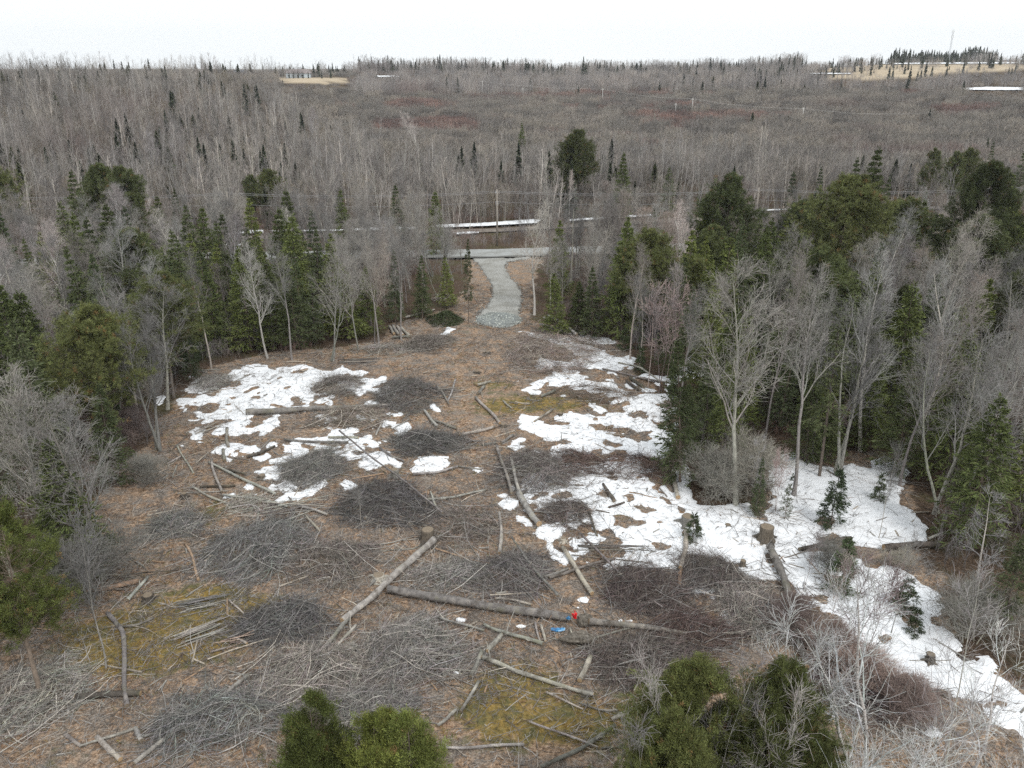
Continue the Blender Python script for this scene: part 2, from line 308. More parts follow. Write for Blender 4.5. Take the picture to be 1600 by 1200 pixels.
# ------------------------------------------------------------------ areas traced on the ground
def cv(pts, ox, oy, s): return [(ox + x / s, oy + y / s) for x, y in pts]
A_ = lambda p: cv(p, 270, 550, 4); B_ = lambda p: cv(p, 700, 500, 4); C_ = lambda p: cv(p, 760, 750, 4)
D_ = lambda p: cv(p, 1050, 700, 4); E_ = lambda p: cv(p, 1250, 850, 4); F_ = lambda p: cv(p, 0, 600, 4.8)
G_ = lambda p: cv(p, 530, 400, 2.963); K_ = lambda p: cv(p, 1060, 400, 2.963)
SNOW = [
 A_([(410,95),(540,70),(600,90),(740,100),(820,85),(900,110),(1010,120),(1060,90),(1120,120),(1210,110),(1215,135),(1100,150),(980,160),(920,200),(850,215),(900,250),(900,300),(960,300),(1000,330),(950,350),(860,345),(800,350),(720,365),(620,355),(560,375),(480,370),(400,385),(290,400),(245,370),(300,340),(200,320),(250,280),(320,235),(300,220),(350,180),(340,150)]),
 A_([(20,300),(120,280),(130,290),(80,335),(60,385),(55,340)]), A_([(125,490),(200,465),(180,550),(130,545)]),
 A_([(240,520),(280,460),(330,460),(430,415),(490,440),(380,495)]), A_([(520,525),(600,420),(650,420),(600,480),(560,525)]),
 A_([(245,635),(330,570),(420,565),(470,600),(520,580),(530,620),(480,655),(280,650)]), A_([(600,570),(645,575),(630,605),(580,595)]),
 A_([(700,575),(770,580),(730,620),(700,615)]), A_([(830,565),(930,535),(950,580),(880,585)]), A_([(900,605),(990,600),(980,635)]),
 A_([(510,665),(610,630),(620,680),(740,640),(740,670),(680,700),(700,770),(640,800),(670,870),(590,880),(640,830),(630,760),(560,750),(430,765),(520,745),(560,690)]),
 A_([(700,800),(800,800),(770,850),(860,910),(790,940),(740,900),(680,885)]), A_([(335,900),(390,888),(400,905),(345,912)]), A_([(475,872),(555,908),(540,920)]), A_([(320,728),(362,728),(352,752)]),
 A_([(1120,175),(1230,175),(1330,180),(1250,208),(1190,205)]), A_([(1240,230),(1280,225),(1340,222),(1365,245),(1300,282),(1275,280),(1320,250),(1260,248)]),
 A_([(1155,245),(1198,255),(1180,282),(1160,272)]), A_([(1270,338),(1308,338),(1290,352)]), A_([(1330,372),(1445,378),(1445,398),(1340,392)]),
 A_([(1210,385),(1290,415),(1240,424)]), A_([(1145,398),(1198,410),(1150,422)]), A_([(1095,482),(1150,488),(1162,508),(1100,508)]), A_([(1075,630),(1100,630),(1168,670),(1098,678)]),
 A_([(1190,645),(1270,645),(1300,618),(1380,660),(1432,700),(1412,742),(1370,690),(1220,682)]), A_([(1048,810),(1100,798),(1144,830),(1080,852)]),
 G_([(340,1020),(360,950),(400,930),(480,925),(518,960),(480,1000),(350,1018)]), G_([(425,688),(472,715),(440,717)]), G_([(470,365),(510,330),(528,342),(490,372)]),
 G_([(140,915),(220,905),(255,950),(180,950)]), G_([(40,800),(80,805),(70,822)]), G_([(630,985),(665,990),(650,1005)]), G_([(5,1045),(50,1035),(75,1060),(40,1075)]),
 B_([(430,70),(480,78),(560,85),(700,90),(780,120),(850,150),(980,185),(990,215),(1060,230),(1140,220),(1170,240),(1150,310),(1080,310),(1040,380),(980,370),(1000,310),(900,305),(800,290),(775,260),(800,200),(740,165),(650,140),(530,100),(460,95)]),
 B_([(790,90),(880,95),(900,115),(980,108),(1045,135),(1020,155),(900,150),(850,135),(800,115)]),
 B_([(420,440),(490,430),(510,400),(610,370),(650,335),(720,345),(820,340),(850,380),(940,395),(1050,395),(1070,430),(1130,460),(1240,465),(1330,460),(1350,540),(1280,570),(1200,570),(1140,545),(1050,560),(1020,530),(1080,480),(960,480),(980,460),(900,430),(760,440),(740,430),(800,405),(700,415),(630,400),(690,352),(670,350),(610,395),(580,420),(500,438)]),
 B_([(1110,400),(1170,385),(1180,420),(1130,430)]), B_([(885,520),(925,520),(930,538),(895,538)]),B_([(410,378),(455,378),(440,390)]),
 B_([(905,640),(960,595),(1030,605),(1090,585),(1150,625),(1230,610),(1280,650),(1270,690),(1180,695),(1100,650),(1040,675),(960,650)]),
 B_([(615,795),(680,785),(820,765),(780,745),(680,725),(690,690),(760,710),(800,670),(830,695),(930,695),(1050,695),(1130,715),(1180,735),(1250,720),(1300,690),(1380,650),(1380,720),(1390,770),(1360,850),(1290,840),(1180,820),(1130,835),(1080,860),(1100,900),(1180,910),(1230,950),(1210,1000),(1280,1020),(1350,1030),(1360,1080),(1290,1080),(1320,1140),(1390,1170),(1370,1200),(1270,1200),(1190,1150),(1190,1090),(1150,1040),(1060,1010),(1020,960),(940,1010),(840,990),(860,950),(960,900),(990,860),(920,860),(820,850),(770,825),(650,825)]),
 B_([(645,1000),(660,945),(730,930),(745,980),(720,1010)]), B_([(430,950),(560,970),(540,1010),(550,1050),(500,1060),(440,1020)]), B_([(310,1095),(380,1090),(420,1150),(370,1185),(320,1150)]),
 B_([(270,805),(330,808),(385,790),(380,805),(330,815)]), B_([(160,935),(215,930),(205,955),(170,955)]),
 C_([(370,60),(420,30),(490,50),(500,80),(560,110),(575,150),(500,160),(410,195),(345,130)]),
 C_([(620,90),(700,105),(750,130),(790,130),(740,30),(760,10),(870,40),(910,90),(870,125),(780,165),(950,180),(960,110),(1000,60),(1100,150),(1150,180),(1180,260),(1220,330),(1190,340),(1200,450),(1120,430),(1180,500),(1100,500),(980,500),(870,470),(960,440),(1050,430),(960,410),(900,430),(840,410),(860,370),(800,355),(870,310),(950,260),(960,240),(900,230),(820,215),(740,230),(800,255),(780,280),(700,310),(680,290),(710,220),(680,190),(620,170)]),
 C_([(190,230),(240,235),(270,290),(240,300)]), C_([(300,330),(350,340),(345,380)]), C_([(535,385),(580,370),(620,430),(640,470),(590,480),(560,430)]), C_([(620,340),(680,330),(720,370),(700,395),(620,380)]),
 C_([(455,270),(490,250),(500,290)]), C_([(520,290),(560,260),(585,275),(550,310)]), C_([(728,545),(790,490),(840,490),(890,520),(850,583),(780,583)]), C_([(550,745),(590,702),(622,735),(622,757)]),
 C_([(1245,670),(1260,620),(1320,585),(1440,630),(1445,685),(1340,690),(1270,712)]), C_([(1270,500),(1310,470),(1370,480),(1380,550),(1330,530)]),
 C_([(1220,850),(1260,810),(1320,830),(1380,880),(1450,910),(1420,960),(1320,950),(1240,870)]), C_([(1450,830),(1540,785),(1580,880),(1530,910)]), C_([(1558,930),(1590,940),(1580,962)]),
 C_([(805,880),(820,855),(842,865),(830,888)]), C_([(885,850),(908,840),(908,895),(890,888)]), C_([(1170,440),(1200,370),(1200,450)]), C_([(980,545),(1045,555),(1030,572)]),
 C_([(970,1055),(998,1055),(998,1080),(980,1080)]), C_([(1032,1105),(1060,1110),(1065,1140),(1040,1135)]), C_([(1370,725),(1405,730),(1400,748)]),
 C_([(1415,480),(1440,440),(1520,420),(1600,440),(1600,520),(1500,510)]),
 D_([(90,430),(60,340),(130,350),(240,370),(330,370),(470,350),(480,400),(560,470),(610,480),(600,330),(680,330),(620,300),(610,60),(680,50),(760,30),(800,80),(920,110),(1040,120),(1130,110),(1220,140),(1270,80),(1340,60),(1430,100),(1460,150),(1430,230),(1400,330),(1500,380),(1580,480),(1580,600),(1450,600),(1330,615),(1100,600),(1000,520),(880,560),(800,630),(790,660),(900,670),(980,650),(1020,700),(960,720),(1000,760),(930,800),(800,820),(700,800),(690,750),(700,700),(650,640),(560,640),(600,840),(540,830),(470,790),(400,780),(460,750),(430,700),(380,710),(260,680),(280,640),(330,630),(220,600),(150,520),(100,500)]),
 E_([(0,70),(130,50),(220,60),(200,160),(140,180),(160,300),(100,240),(30,200),(0,220)]),
 E_([(310,140),(410,170),(480,160),(540,125),(620,150),(700,210),(780,270),(880,300),(880,400),(830,440),(830,560),(850,640),(900,690),(1000,715),(1080,740),(1150,720),(1200,740),(1190,820),(1270,850),(1350,920),(1400,980),(1600,1150),(1600,1300),(1400,1200),(1280,1130),(1200,1080),(1130,1010),(1050,960),(980,960),(900,900),(780,880),(700,800),(680,760),(590,690),(560,640),(590,600),(540,560),(400,550),(320,500),(350,430),(400,400),(360,330),(320,320),(330,240)]),
 E_([(140,530),(200,520),(300,580),(240,640),(150,620)]), E_([(450,720),(500,730),(590,810),(580,840),(510,800)]), E_([(200,660),(240,660),(235,705)]), E_([(770,1160),(860,1160),(850,1195),(780,1195)]),
 E_([(530,900),(580,890),(560,930)]), E_([(130,90),(100,150),(40,120)]),
 F_([(230,370),(280,340),(360,380),(380,480),(330,500),(270,440)]), F_([(380,250),(470,235),(460,280),(390,290)]), F_([(10,770),(100,710),(180,650),(240,640),(340,610),(330,720),(260,760),(220,750),(200,720),(140,740),(150,790),(70,820),(30,820)]),
 F_([(30,650),(110,640),(80,680),(40,680)]), F_([(820,430),(860,430),(850,500),(820,520)]), F_([(1190,90),(1230,95),(1225,150),(1195,150)]), F_([(10,530),(50,540),(40,590),(20,590)]), F_([(455,660),(500,640),(500,690)]),
 K_([(30,480),(200,430),(230,480),(170,550),(80,560),(0,570),(0,530)]), K_([(1215,262),(1262,262),(1255,292)]), B_([(1360,440),(1380,380),(1450,340),(1540,310),(1545,335),(1450,385),(1385,445)]), B_([(1500,240),(1600,250),(1590,310),(1520,290)]),
]
HOLES = [D_([(520,560),(560,520),(640,530),(655,580),(600,605),(540,590)]), D_([(880,460),(900,420),(1000,430),(1050,420),(1050,480),(960,500)]), D_([(950,500),(1000,490),(990,530)]), D_([(330,480),(350,470),(375,485),(350,502)]),
 E_([(625,470),(680,440),(760,500),(730,550),(650,510)]), E_([(540,330),(640,310),(740,350),(680,410),(570,390)]), E_([(1120,1000),(1200,960),(1330,990),(1300,1030),(1180,1050)]), E_([(990,900),(1040,905),(1040,940),(1000,930)]),
 E_([(630,670),(670,670),(670,690),(640,690)]), A_([(400,250),(500,215),(590,205),(530,235),(430,262)]), A_([(515,115),(555,110),(570,130),(530,135)]), A_([(730,280),(800,275),(820,330),(760,345),(730,310)]), A_([(820,95),(880,105),(870,118),(830,110)]),
 A_([(595,320),(690,325),(700,345),(610,345)]), A_([(220,325),(290,318),(330,335),(260,340)]), A_([(670,230),(740,205),(770,215),(700,240)]),
 B_([(1120,710),(1180,715),(1240,740),(1150,745)]), B_([(1010,770),(1060,760),(1120,780),(1050,815)]), B_([(1080,840),(1180,850),(1240,900),(1150,900),(1090,870)]), B_([(820,740),(900,740),(905,762),(830,757)]), B_([(1010,980),(1060,980),(1090,1010),(1040,1010)]), B_([(1250,1040),(1290,1025),(1300,1055),(1270,1060)]),
 C_([(740,225),(800,215),(810,240),(760,250)]), C_([(1010,370),(1060,365),(1090,400),(1030,410)]), C_([(1105,290),(1150,280),(1170,310),(1120,310)]), C_([(900,340),(1000,320),(1010,345),(930,360)]), C_([(950,180),(1040,180),(1010,220),(960,225)]), C_([(820,510),(850,520),(840,550)])]
DRIVE = [(738,404),(752,418),(764,436),(771,452),(770,468),(762,480),(750,492),(746,499),(760,508),(790,509),(806,500),(813,478),(814,460),(806,445),(794,430),(786,418),(792,410),(830,404)]
CLEAR = [(-200,1500),(-200,1050),(60,900),(110,860),(150,790),(180,720),(235,700),(258,640),(330,572),(400,556),(600,535),(612,505),(690,490),(722,462),(735,430),(725,402),(850,402),(838,420),(830,470),(836,500),(900,520),(960,530),(985,560),(1010,600),(1045,620),(1050,680),(1050,760),(1075,790),(1180,790),(1200,715),(1240,705),(1400,710),(1425,800),(1450,860),(1480,930),(1480,1020),(1620,1070),(1700,1300),(1700,1600)]
FIELDS = [[(428,121),(545,121),(545,129),(500,131),(440,130)], [(1300,100),(1620,97),(1620,106),(1560,110),(1420,119),(1330,120),(1290,112)], [(1280,116),(1440,116),(1440,124),(1300,124)]]
FARSNOW = [[(1230,97.5),(1300,98),(1400,97),(1600,98),(1700,97),(1700,99.5),(1400,101),(1300,100),(1230,99)], [(1500,139),(1540,137),(1605,138),(1605,142),(1540,142),(1505,141.5)], [(1265,115),(1330,115),(1330,116.5),(1265,116.3)],
 [(588,119),(615,118.5),(628,121),(592,121.5)], [(1282,131),(1293,131),(1293,132.5),(1282,132.5)],[(1490,235),(1555,240),(1590,246),(1550,244),(1490,238)]]
ROADSNOW = [[(680,355),(760,351.5),(832,346),(845,347),(840,352),(760,356.5),(700,359),(684,359)], [(548,361),(600,358.5),(650,358.5),(650,362),(552,364)], [(318,366),(412,363),(412,368),(320,371)], [(890,346),(960,341),(1018,338),(1018,341),(890,349)], [(1190,331),(1260,328),(1260,330),(1190,333)],
 [(708,367),(748,365),(748,368),(712,370)], [(334,386),(378,385),(378,388),(336,389)], [(420,364),(540,362),(540,364),(430,366)]]

# ------------------------------------------------------------------ ground sheet
def axis(c0, c1, step, far, grow=1.09):
    a = list(np.arange(c0, c1, step)); d = step; x = a[-1]
    while x < far: d *= grow; x += d; a.append(x)
    d = step; x = a[0]; L = []
    while x > -far: d *= grow; x -= d; L.append(x)
    return np.array(L[::-1] + a)
xs = axis(-52, 62, .36, 3500); ys = axis(22, 128, .36, 3500, 1.045)
X, Y = np.meshgrid(xs, ys); Z = ground_z(X, Y)
PX, PY, DD = project(X, Y, Z); ok = DD > 1
jx = (fbm(X / 2.2, Y / 2.2, 4, 40) - .5) * 60 * 40 / np.maximum(DD, 20); jy = (fbm(X / 2.2, Y / 2.2, 4, 50) - .5) * 40 * 40 / np.maximum(DD, 20)
clear = (inpoly(PX + jx, PY + jy, CLEAR) & ok & (Y < 140)).astype(float)
def blob(cx, cy, rx, ry): return np.exp(-(((PX - cx) / rx) ** 2 + ((PY - cy) / ry) ** 2))
moss = 0.0
for b_ in [(330,970,90,50,.9),(240,1000,130,60,.7),(150,1020,90,60,.5),(900,1130,140,60,.75),(760,1100,60,70,.6),(830,1050,60,30,.4),(340,930,40,15,.6),(770,600,60,14,.5),(880,630,120,16,.55),(790,640,80,20,.45),(950,800,80,30,.45),
           (1080,1010,60,30,.3),(340,790,60,30,.4),(560,780,60,20,.35),(700,830,60,30,.3),(870,700,50,10,.3),(310,815,50,20,.3),(1440,970,60,20,.3),(420,940,50,20,.4),(740,510,40,20,.35),(1000,900,60,30,.35),(100,1180,60,40,.4)]:
    moss = moss + b_[4] * blob(*b_[:4])
moss = np.clip(moss, 0, 1) * ok
field = np.zeros_like(X)
for f_ in FIELDS: field = np.maximum(field, inpoly(PX, PY, f_) & (Y > 300))
ny, nx = X.shape
g = MB(); idx = np.arange(ny * nx).reshape(ny, nx)
g.add(np.stack([X, Y, Z], -1).reshape(-1, 3), np.stack([idx[:-1, :-1], idx[:-1, 1:], idx[1:, 1:], idx[1:, :-1]], -1).reshape(-1, 4))
gm = g.mesh('ground', M['ground'], True)
za = gm.color_attributes.new("zone", 'FLOAT_COLOR', 'POINT')
za.data.foreach_set("color", np.stack([clear, moss, field, np.ones_like(X)], -1).astype(np.float32).ravel())
tag(put('ground', gm), 'brown leaf litter and moss ground of the felled clearing and woods', kind='structure')

# ------------------------------------------------------------------ snow lying on the ground
def heightfield(name, m, x0, x1, y0, y1, st, maskfn, thick, blur=2, edge=.5, lift=0.0, amp=.25, sink=.08):
    gx = np.arange(x0, x1, st); gy = np.arange(y0, y1, st); X, Y = np.meshgrid(gx, gy); Z = ground_z(X, Y)
    k = maskfn(X, Y, Z).astype(float)
    for _ in range(blur):
        k = (np.roll(k, 1, 0) + np.roll(k, -1, 0) + 2 * k) / 4; k = (np.roll(k, 1, 1) + np.roll(k, -1, 1) + 2 * k) / 4
    f = k + (fbm(X / .4, Y / .4, 3, 77) - .5) * amp * 3.0 + (fbm(X / 1.8, Y / 1.8, 4, 99) - .5) * amp * 2.4
    t = np.where(k < .04, -1, np.clip((f - edge) / .34, -1, 1))
    top = Z + lift + thick * np.where(t > 0, 1 - (1 - t) ** 2, t * 1.5) + (fbm(X / 1.4, Y / 1.4, 3, 5) - .5) * .07
    keep = t > -.97
    idx = np.arange(X.size).reshape(X.shape)
    c = keep[:-1, :-1] & keep[:-1, 1:] & keep[1:, 1:] & keep[1:, :-1]
    Q = np.stack([idx[:-1, :-1], idx[:-1, 1:], idx[1:, 1:], idx[1:, :-1]], -1)[c]
    used = np.unique(Q); re = np.zeros(X.size, int); re[used] = np.arange(len(used))
    b = MB(); b.add(np.stack([X, Y, top], -1).reshape(-1, 3)[used], re[Q]); return b.build(name, m, None, True)
def snowmask(X, Y, Z):
    PX, PY, D = project(X, Y, Z)
    s = np.clip(38 / D, .25, 1.3)
    px = PX + (fbm(X / 1.3, Y / 1.3, 5, 61) - .5) * 26 * s; py = PY + (fbm(X / 1.3, Y / 1.3, 5, 71) - .5) * 15 * s
    k = np.zeros(X.shape, bool)
    for p in SNOW: k |= inpoly(px, py, p)
    for p in HOLES: k &= ~inpoly(px, py, p)
    f = fbm(X / 1.5, Y / 1.5, 4, 401); g = fbm(X / .9, Y / .9, 3, 402)
    for p, lo in (([(290,590),(600,585),(660,690),(560,750),(420,790),(300,690)], .60), ([(840,560),(1050,590),(1085,800),(1060,900),(870,880),(790,740)], .545), ([(1070,800),(1300,850),(1480,960),(1520,1090),(1380,1070),(1200,960),(1080,930)], .53)): k |= inpoly(px, py, p) & (f > lo)
    k &= ~((g > .66) & (PX < 1080))
    return k
o = heightfield('snow', M['snow'], -48, 56, 24, 108, .145, snowmask, .09, 3, .24, -.015, .30)
tag(o, 'patchy old white snow melting over the clearing floor', 'snow', kind='stuff')
def far_sheet(name, polys, m, lift, label, st=.8, kind='structure'):
    b = MB()
    for p in polys:
        p = np.array(p, float); n = max(8, int((p[:, 0].max() - p[:, 0].min()) / 3))
        xs_ = np.linspace(p[:, 0].min() + .1, p[:, 0].max() - .1, n); V = []; cols = []
        for x in xs_:
            hits = []
            for i in range(len(p)):
                a, c = p[i], p[(i + 1) % len(p)]
                if (a[0] > x) != (c[0] > x): hits.append(a[1] + (c[1] - a[1]) * (x - a[0]) / (c[0] - a[0]))
            y0, y1 = min(hits) + rng.uniform(-.25, .25), max(hits) + rng.uniform(-.25, .25)
            row = [ground_pt(x, y1 + (y0 - y1) * t) for t in np.linspace(0, 1, 6)]
            for q in row: q[2] = float(ground_z(q[0], q[1])) + lift
            V += row
        Q = [(i * 6 + j, (i + 1) * 6 + j, (i + 1) * 6 + j + 1, i * 6 + j + 1) for i in range(n - 1) for j in range(5)]
        b.add(np.array(V), Q)
    o = b.build(name, m, None, True); tag(o, label, kind=kind); return o
o = far_sheet('snow', FARSNOW, M['snow'], .55, 'thin snow banks along the far fields', kind='stuff'); o['category'] = 'snow'
o = far_sheet('snow', ROADSNOW, M['snow'], .45, 'long thin snow bank beside the dirt track beyond the road', kind='stuff'); o['category'] = 'snow'

# ------------------------------------------------------------------ road, track, driveway
def strip(name, m, pts, width, lift, label, off=0.0):
    P = np.array(pts); d = np.diff(P, axis=0); L = np.concatenate([[0], np.cumsum(np.hypot(d[:, 0], d[:, 1]))])
    s = np.arange(0, L[-1], .7); x = np.interp(s, L, P[:, 0]); y = np.interp(s, L, P[:, 1])
    tx = np.gradient(x); ty = np.gradient(y); n = np.hypot(tx, ty); nx_, ny_ = -ty / n, tx / n
    V = []
    k = 9
    for j in range(k):
        o_ = (j / (k - 1) - .5) * width + off + (fbm(s / 3, s * 0 + j, 2, 31) - .5) * (.3 if j in (0, k - 1) else 0)
        xx, yy = x + nx_ * o_, y + ny_ * o_; V.append(np.stack([xx, yy, ground_z(xx, yy) * .3 + lift], 1))
    V = np.stack(V, 1).reshape(-1, 3); N = len(s)
    Q = [(i * k + j, (i + 1) * k + j, (i + 1) * k + j + 1, i * k + j + 1) for i in range(N - 1) for j in range(k - 1)]
    b = MB(); b.add(V, Q); return tag(b.build(name, m, None, True), label, kind='structure')
def gp2(px, py): p = ground_pt(px, py); return (p[0], p[1])
rp = [gp2(-250, 424), gp2(340, 402), gp2(780, 397.5), gp2(1100, 387), gp2(1900, 360)]
strip('road', M['asphalt'], rp, 5.6, .24, 'pale grey country road crossing behind the wood')
strip('road_shoulder', M['edge'], rp, .9, .27, 'dark gravel edge along the near side of the road', -2.9)
tp = [gp2(-200, 392), gp2(340, 375), gp2(560, 368), gp2(780, 361), gp2(1010, 348), gp2(1800, 310)]
strip('track', M['track'], tp, 3.2, .2, 'brown dirt track running beyond the country road')
def drivemask(X, Y, Z):
    PX, PY, D = project(X, Y, Z)
    return inpoly(PX + (fbm(X / .8, Y / .8, 3, 15) - .5) * 5, PY + (fbm(X / .8, Y / .8, 3, 16) - .5) * 4, DRIVE)
o = heightfield('driveway', M['gravel'], -14, 8, 82, 132, .22, drivemask, .10, 1, .4, .06, .18)
tag(o, 'curved pale gravel driveway leading from the road into the clearing', kind='structure')

# ------------------------------------------------------------------ growing branches (all numpy)
def unit(v): return v / (np.linalg.norm(v, axis=-1, keepdims=True) + 1e-9)
def grow(p, d, L, n, jit, up):
    P = [p]; d = unit(d); N = len(p); L = np.broadcast_to(L, (N,))
    for i in range(n - 1):
        d = unit(d + rng.normal(size=(N, 3)) * jit + np.array([0, 0, up])); P.append(P[-1] + d * (L / (n - 1))[:, None])
    return np.stack(P, 1)
def kids(P, R, per, t0, t1, ang, lf, n, jit, up, rf, tip=.3):
    """children of every polyline in P: lf(t, parent length) -> length"""
    N, k, _ = P.shape; t = t0 + (t1 - t0) * (np.arange(per)[None] + rng.uniform(0, 1, (N, per))) / per
    s = t * (k - 1); i = np.minimum(s.astype(int), k - 2); f = (s - i)[..., None]; r = np.arange(N)[:, None]
    p = P[r, i] * (1 - f) + P[r, i + 1] * f; tan = unit(P[r, i + 1] - P[r, i]); rad = R[r, i] * (1 - f[..., 0]) + R[r, i + 1] * f[..., 0]
    q = unit(np.cross(tan, rng.normal(size=tan.shape))); a = np.radians(ang * rng.uniform(.75, 1.25, t.shape))[..., None]
    d = tan * np.cos(a) + q * np.sin(a); PL = np.linalg.norm(P[:, -1] - P[:, 0], axis=1)[:, None]
    L = lf(t, PL) * rng.uniform(.7, 1.25, t.shape); r0 = np.clip(rad * rf, .004, None)
    C = grow(p.reshape(-1, 3), d.reshape(-1, 3), L.ravel(), n, jit, up)
    return C, r0.ravel()[:, None] * np.linspace(1, tip, n)[None]
def vary(base, N, a=.15): return np.asarray(base)[None] * (1 + rng.uniform(-a, a, (N, 1))) * (1 + rng.uniform(-.04, .04, (N, 3)))

def bare_tree(h=13, r=.14, stems=1, n1=22, spread=42, up=.10, twigs=4, tw=.0062, col=(.31, .295, .27), tcol=(.265, .25, .235), barkmat='bark', t0=.32, crook=.05, crown=.33):
    tr = MB(); cr = MB()
    p = np.zeros((stems, 3)) + rng.normal(size=(stems, 3)) * (.18 if stems > 1 else 0); p[:, 2] = -.15
    d = np.tile([0, 0, 1.], (stems, 1)) + rng.normal(size=(stems, 3)) * (.20 if stems > 1 else .04)
    L0 = h * (rng.uniform(.8, 1, stems) if stems > 1 else np.ones(1)); n = 12
    P = grow(p, d, L0, n, crook, .05); R = r * (rng.uniform(.6, 1, (stems, 1)) if stems > 1 else 1) * (1 - np.linspace(0, 1, n) * .93)[None] * np.ones((stems, 1))
    R[:, 0] *= 1.35
    tr.tubes(P, R, 7, vary(col, stems, .1))
    A, RA = kids(P, R, max(6, n1 // stems), t0, .97, spread, lambda t, L: L * crown * (1.12 - t) + .5, 6, .13, up, .55)
    B, RB = kids(A, RA, 6, .2, .97, 38, lambda t, L: L * .48 * (1.2 - t) + .25, 4, .16, .08, .6)
    Cc, RC = kids(B, RB, 5, .1, 1, 38, lambda t, L: L * .42 + .22, 3, .18, .06, .6)
    RC = np.maximum(RC, tw); RB = np.maximum(RB, tw * 1.2)
    cr.tubes(A, RA, 5, vary(np.array(col) * .6 + np.array(tcol) * .4, len(A))); cr.tubes(B, RB, 4, vary(tcol, len(B)))
    cr.tubes(Cc, RC, 3, vary(tcol, len(Cc)))
    if twigs:
        T, RTw = kids(Cc, RC, twigs, .1, 1, 42, lambda t, L: L * .5 + .16, 2, .1, .05, .7)
        cr.tubes(T, np.maximum(RTw, tw * .8), 3, vary(tcol, len(T)))
    return tr.mesh('trunk', M[barkmat], True), cr.mesh('crown', M['twig'] if barkmat != 'birch' else M['twig'])

def spruce(h=12, R=2.0, z0=.06, whorls=30, per=8, droop=-.06, col=(.055, .085, .03), sparse=1.0, leafw=.10, taper=.9, dead=.25, step=12, shape=1.0, leafl=1.0):
    tr = MB(); fo = MB(); n = 8
    P = grow(np.array([[0, 0, -.2]]), np.array([[0, 0, 1.]]), np.array([h + .2]), n, .012, .1); Rr = (.011 * h * (1 - np.linspace(0, 1, n) * .95))[None]
    tr.tubes(P, Rr, 7, (.16, .13, .11))
    z = np.sort(rng.uniform(0, 1, whorls * per)) ** .92; W_n = max(h / .62, 15); z = (np.floor(z * W_n) + .32 * rng.uniform(0, 1, len(z))) / W_n; z = z0 + (1 - z0) * np.clip(z, 0, .99)
    N = len(z); az = rng.uniform(0, 2 * math.pi, N)
    ax = np.interp(z * h, P[0, :, 2], P[0, :, 0]); ay = np.interp(z * h, P[0, :, 2], P[0, :, 1])
    lump = .85 + .3 * vnoise(az * 1.1, z * 9, 5)
    L = (R * (1 - z) ** taper * np.minimum(1, (z - z0 + .10) * 6) * shape + .12) * lump * rng.uniform(.7, 1.12, N)
    d = np.stack([np.cos(az), np.sin(az), -.05 + .55 * z ** 2 + rng.normal(size=N) * .08], 1)
    B = grow(np.stack([ax, ay, z * h], 1), d, L, 5, .06, droop); RB = np.clip(L * .012, .008, .05)[:, None] * np.linspace(1, .3, 5)[None]
    tr.tubes(B, RB, 3, (.15, .125, .105))
    T, RTt = kids(B, RB, step, .15, 1, 48, lambda t, LL: LL * .34 * (1.15 - t) + .12, 2, .05, -.03, .5)
    par = np.repeat(np.arange(N), step); zz = z[par]
    keep = rng.uniform(0, 1, len(T)) < sparse * np.where(zz < dead, .35 + zz / dead * .65, 1); T = T[keep]; zz = zz[keep]
    dd = T[:, 1] - T[:, 0]; LL = np.linalg.norm(dd, axis=1); D = unit(dd); D[:, 2] *= .6; D = unit(D)
    for k in range(3):
        s = rng.uniform(0, .45, len(T))[:, None]; c = vary(np.array(col) * 1.6, len(T), .45)
        fo.rhombs(T[:, 0] + dd * s, unit(D + rng.normal(size=D.shape) * .22 - np.array([0, 0, .12])), LL * rng.uniform(.75, 1.15, len(T)) * leafl, leafw * .62 * rng.uniform(.7, 1.5, len(T)), c, bend=.05)
    tip = B[:, -1] - B[:, -2]
    fo.rhombs(B[:, -2], unit(tip), np.linalg.norm(tip, axis=1) * 1.5, leafw * 1.3, vary(np.array(col) * 1.25, N, .3))
    a = rng.uniform(0, 6.28, 14); zt = rng.uniform(.93, 1.0, 14) * h
    fo.rhombs(np.stack([0 * a + P[0, -1, 0], 0 * a + P[0, -1, 1], zt], 1), unit(np.stack([np.cos(a), np.sin(a), 1.8 + 0 * a], 1)), .45, leafw, vary(col, 14, .2))
    return tr.mesh('trunk', M['bark'], True), fo.mesh('foliage', M['leaf'])

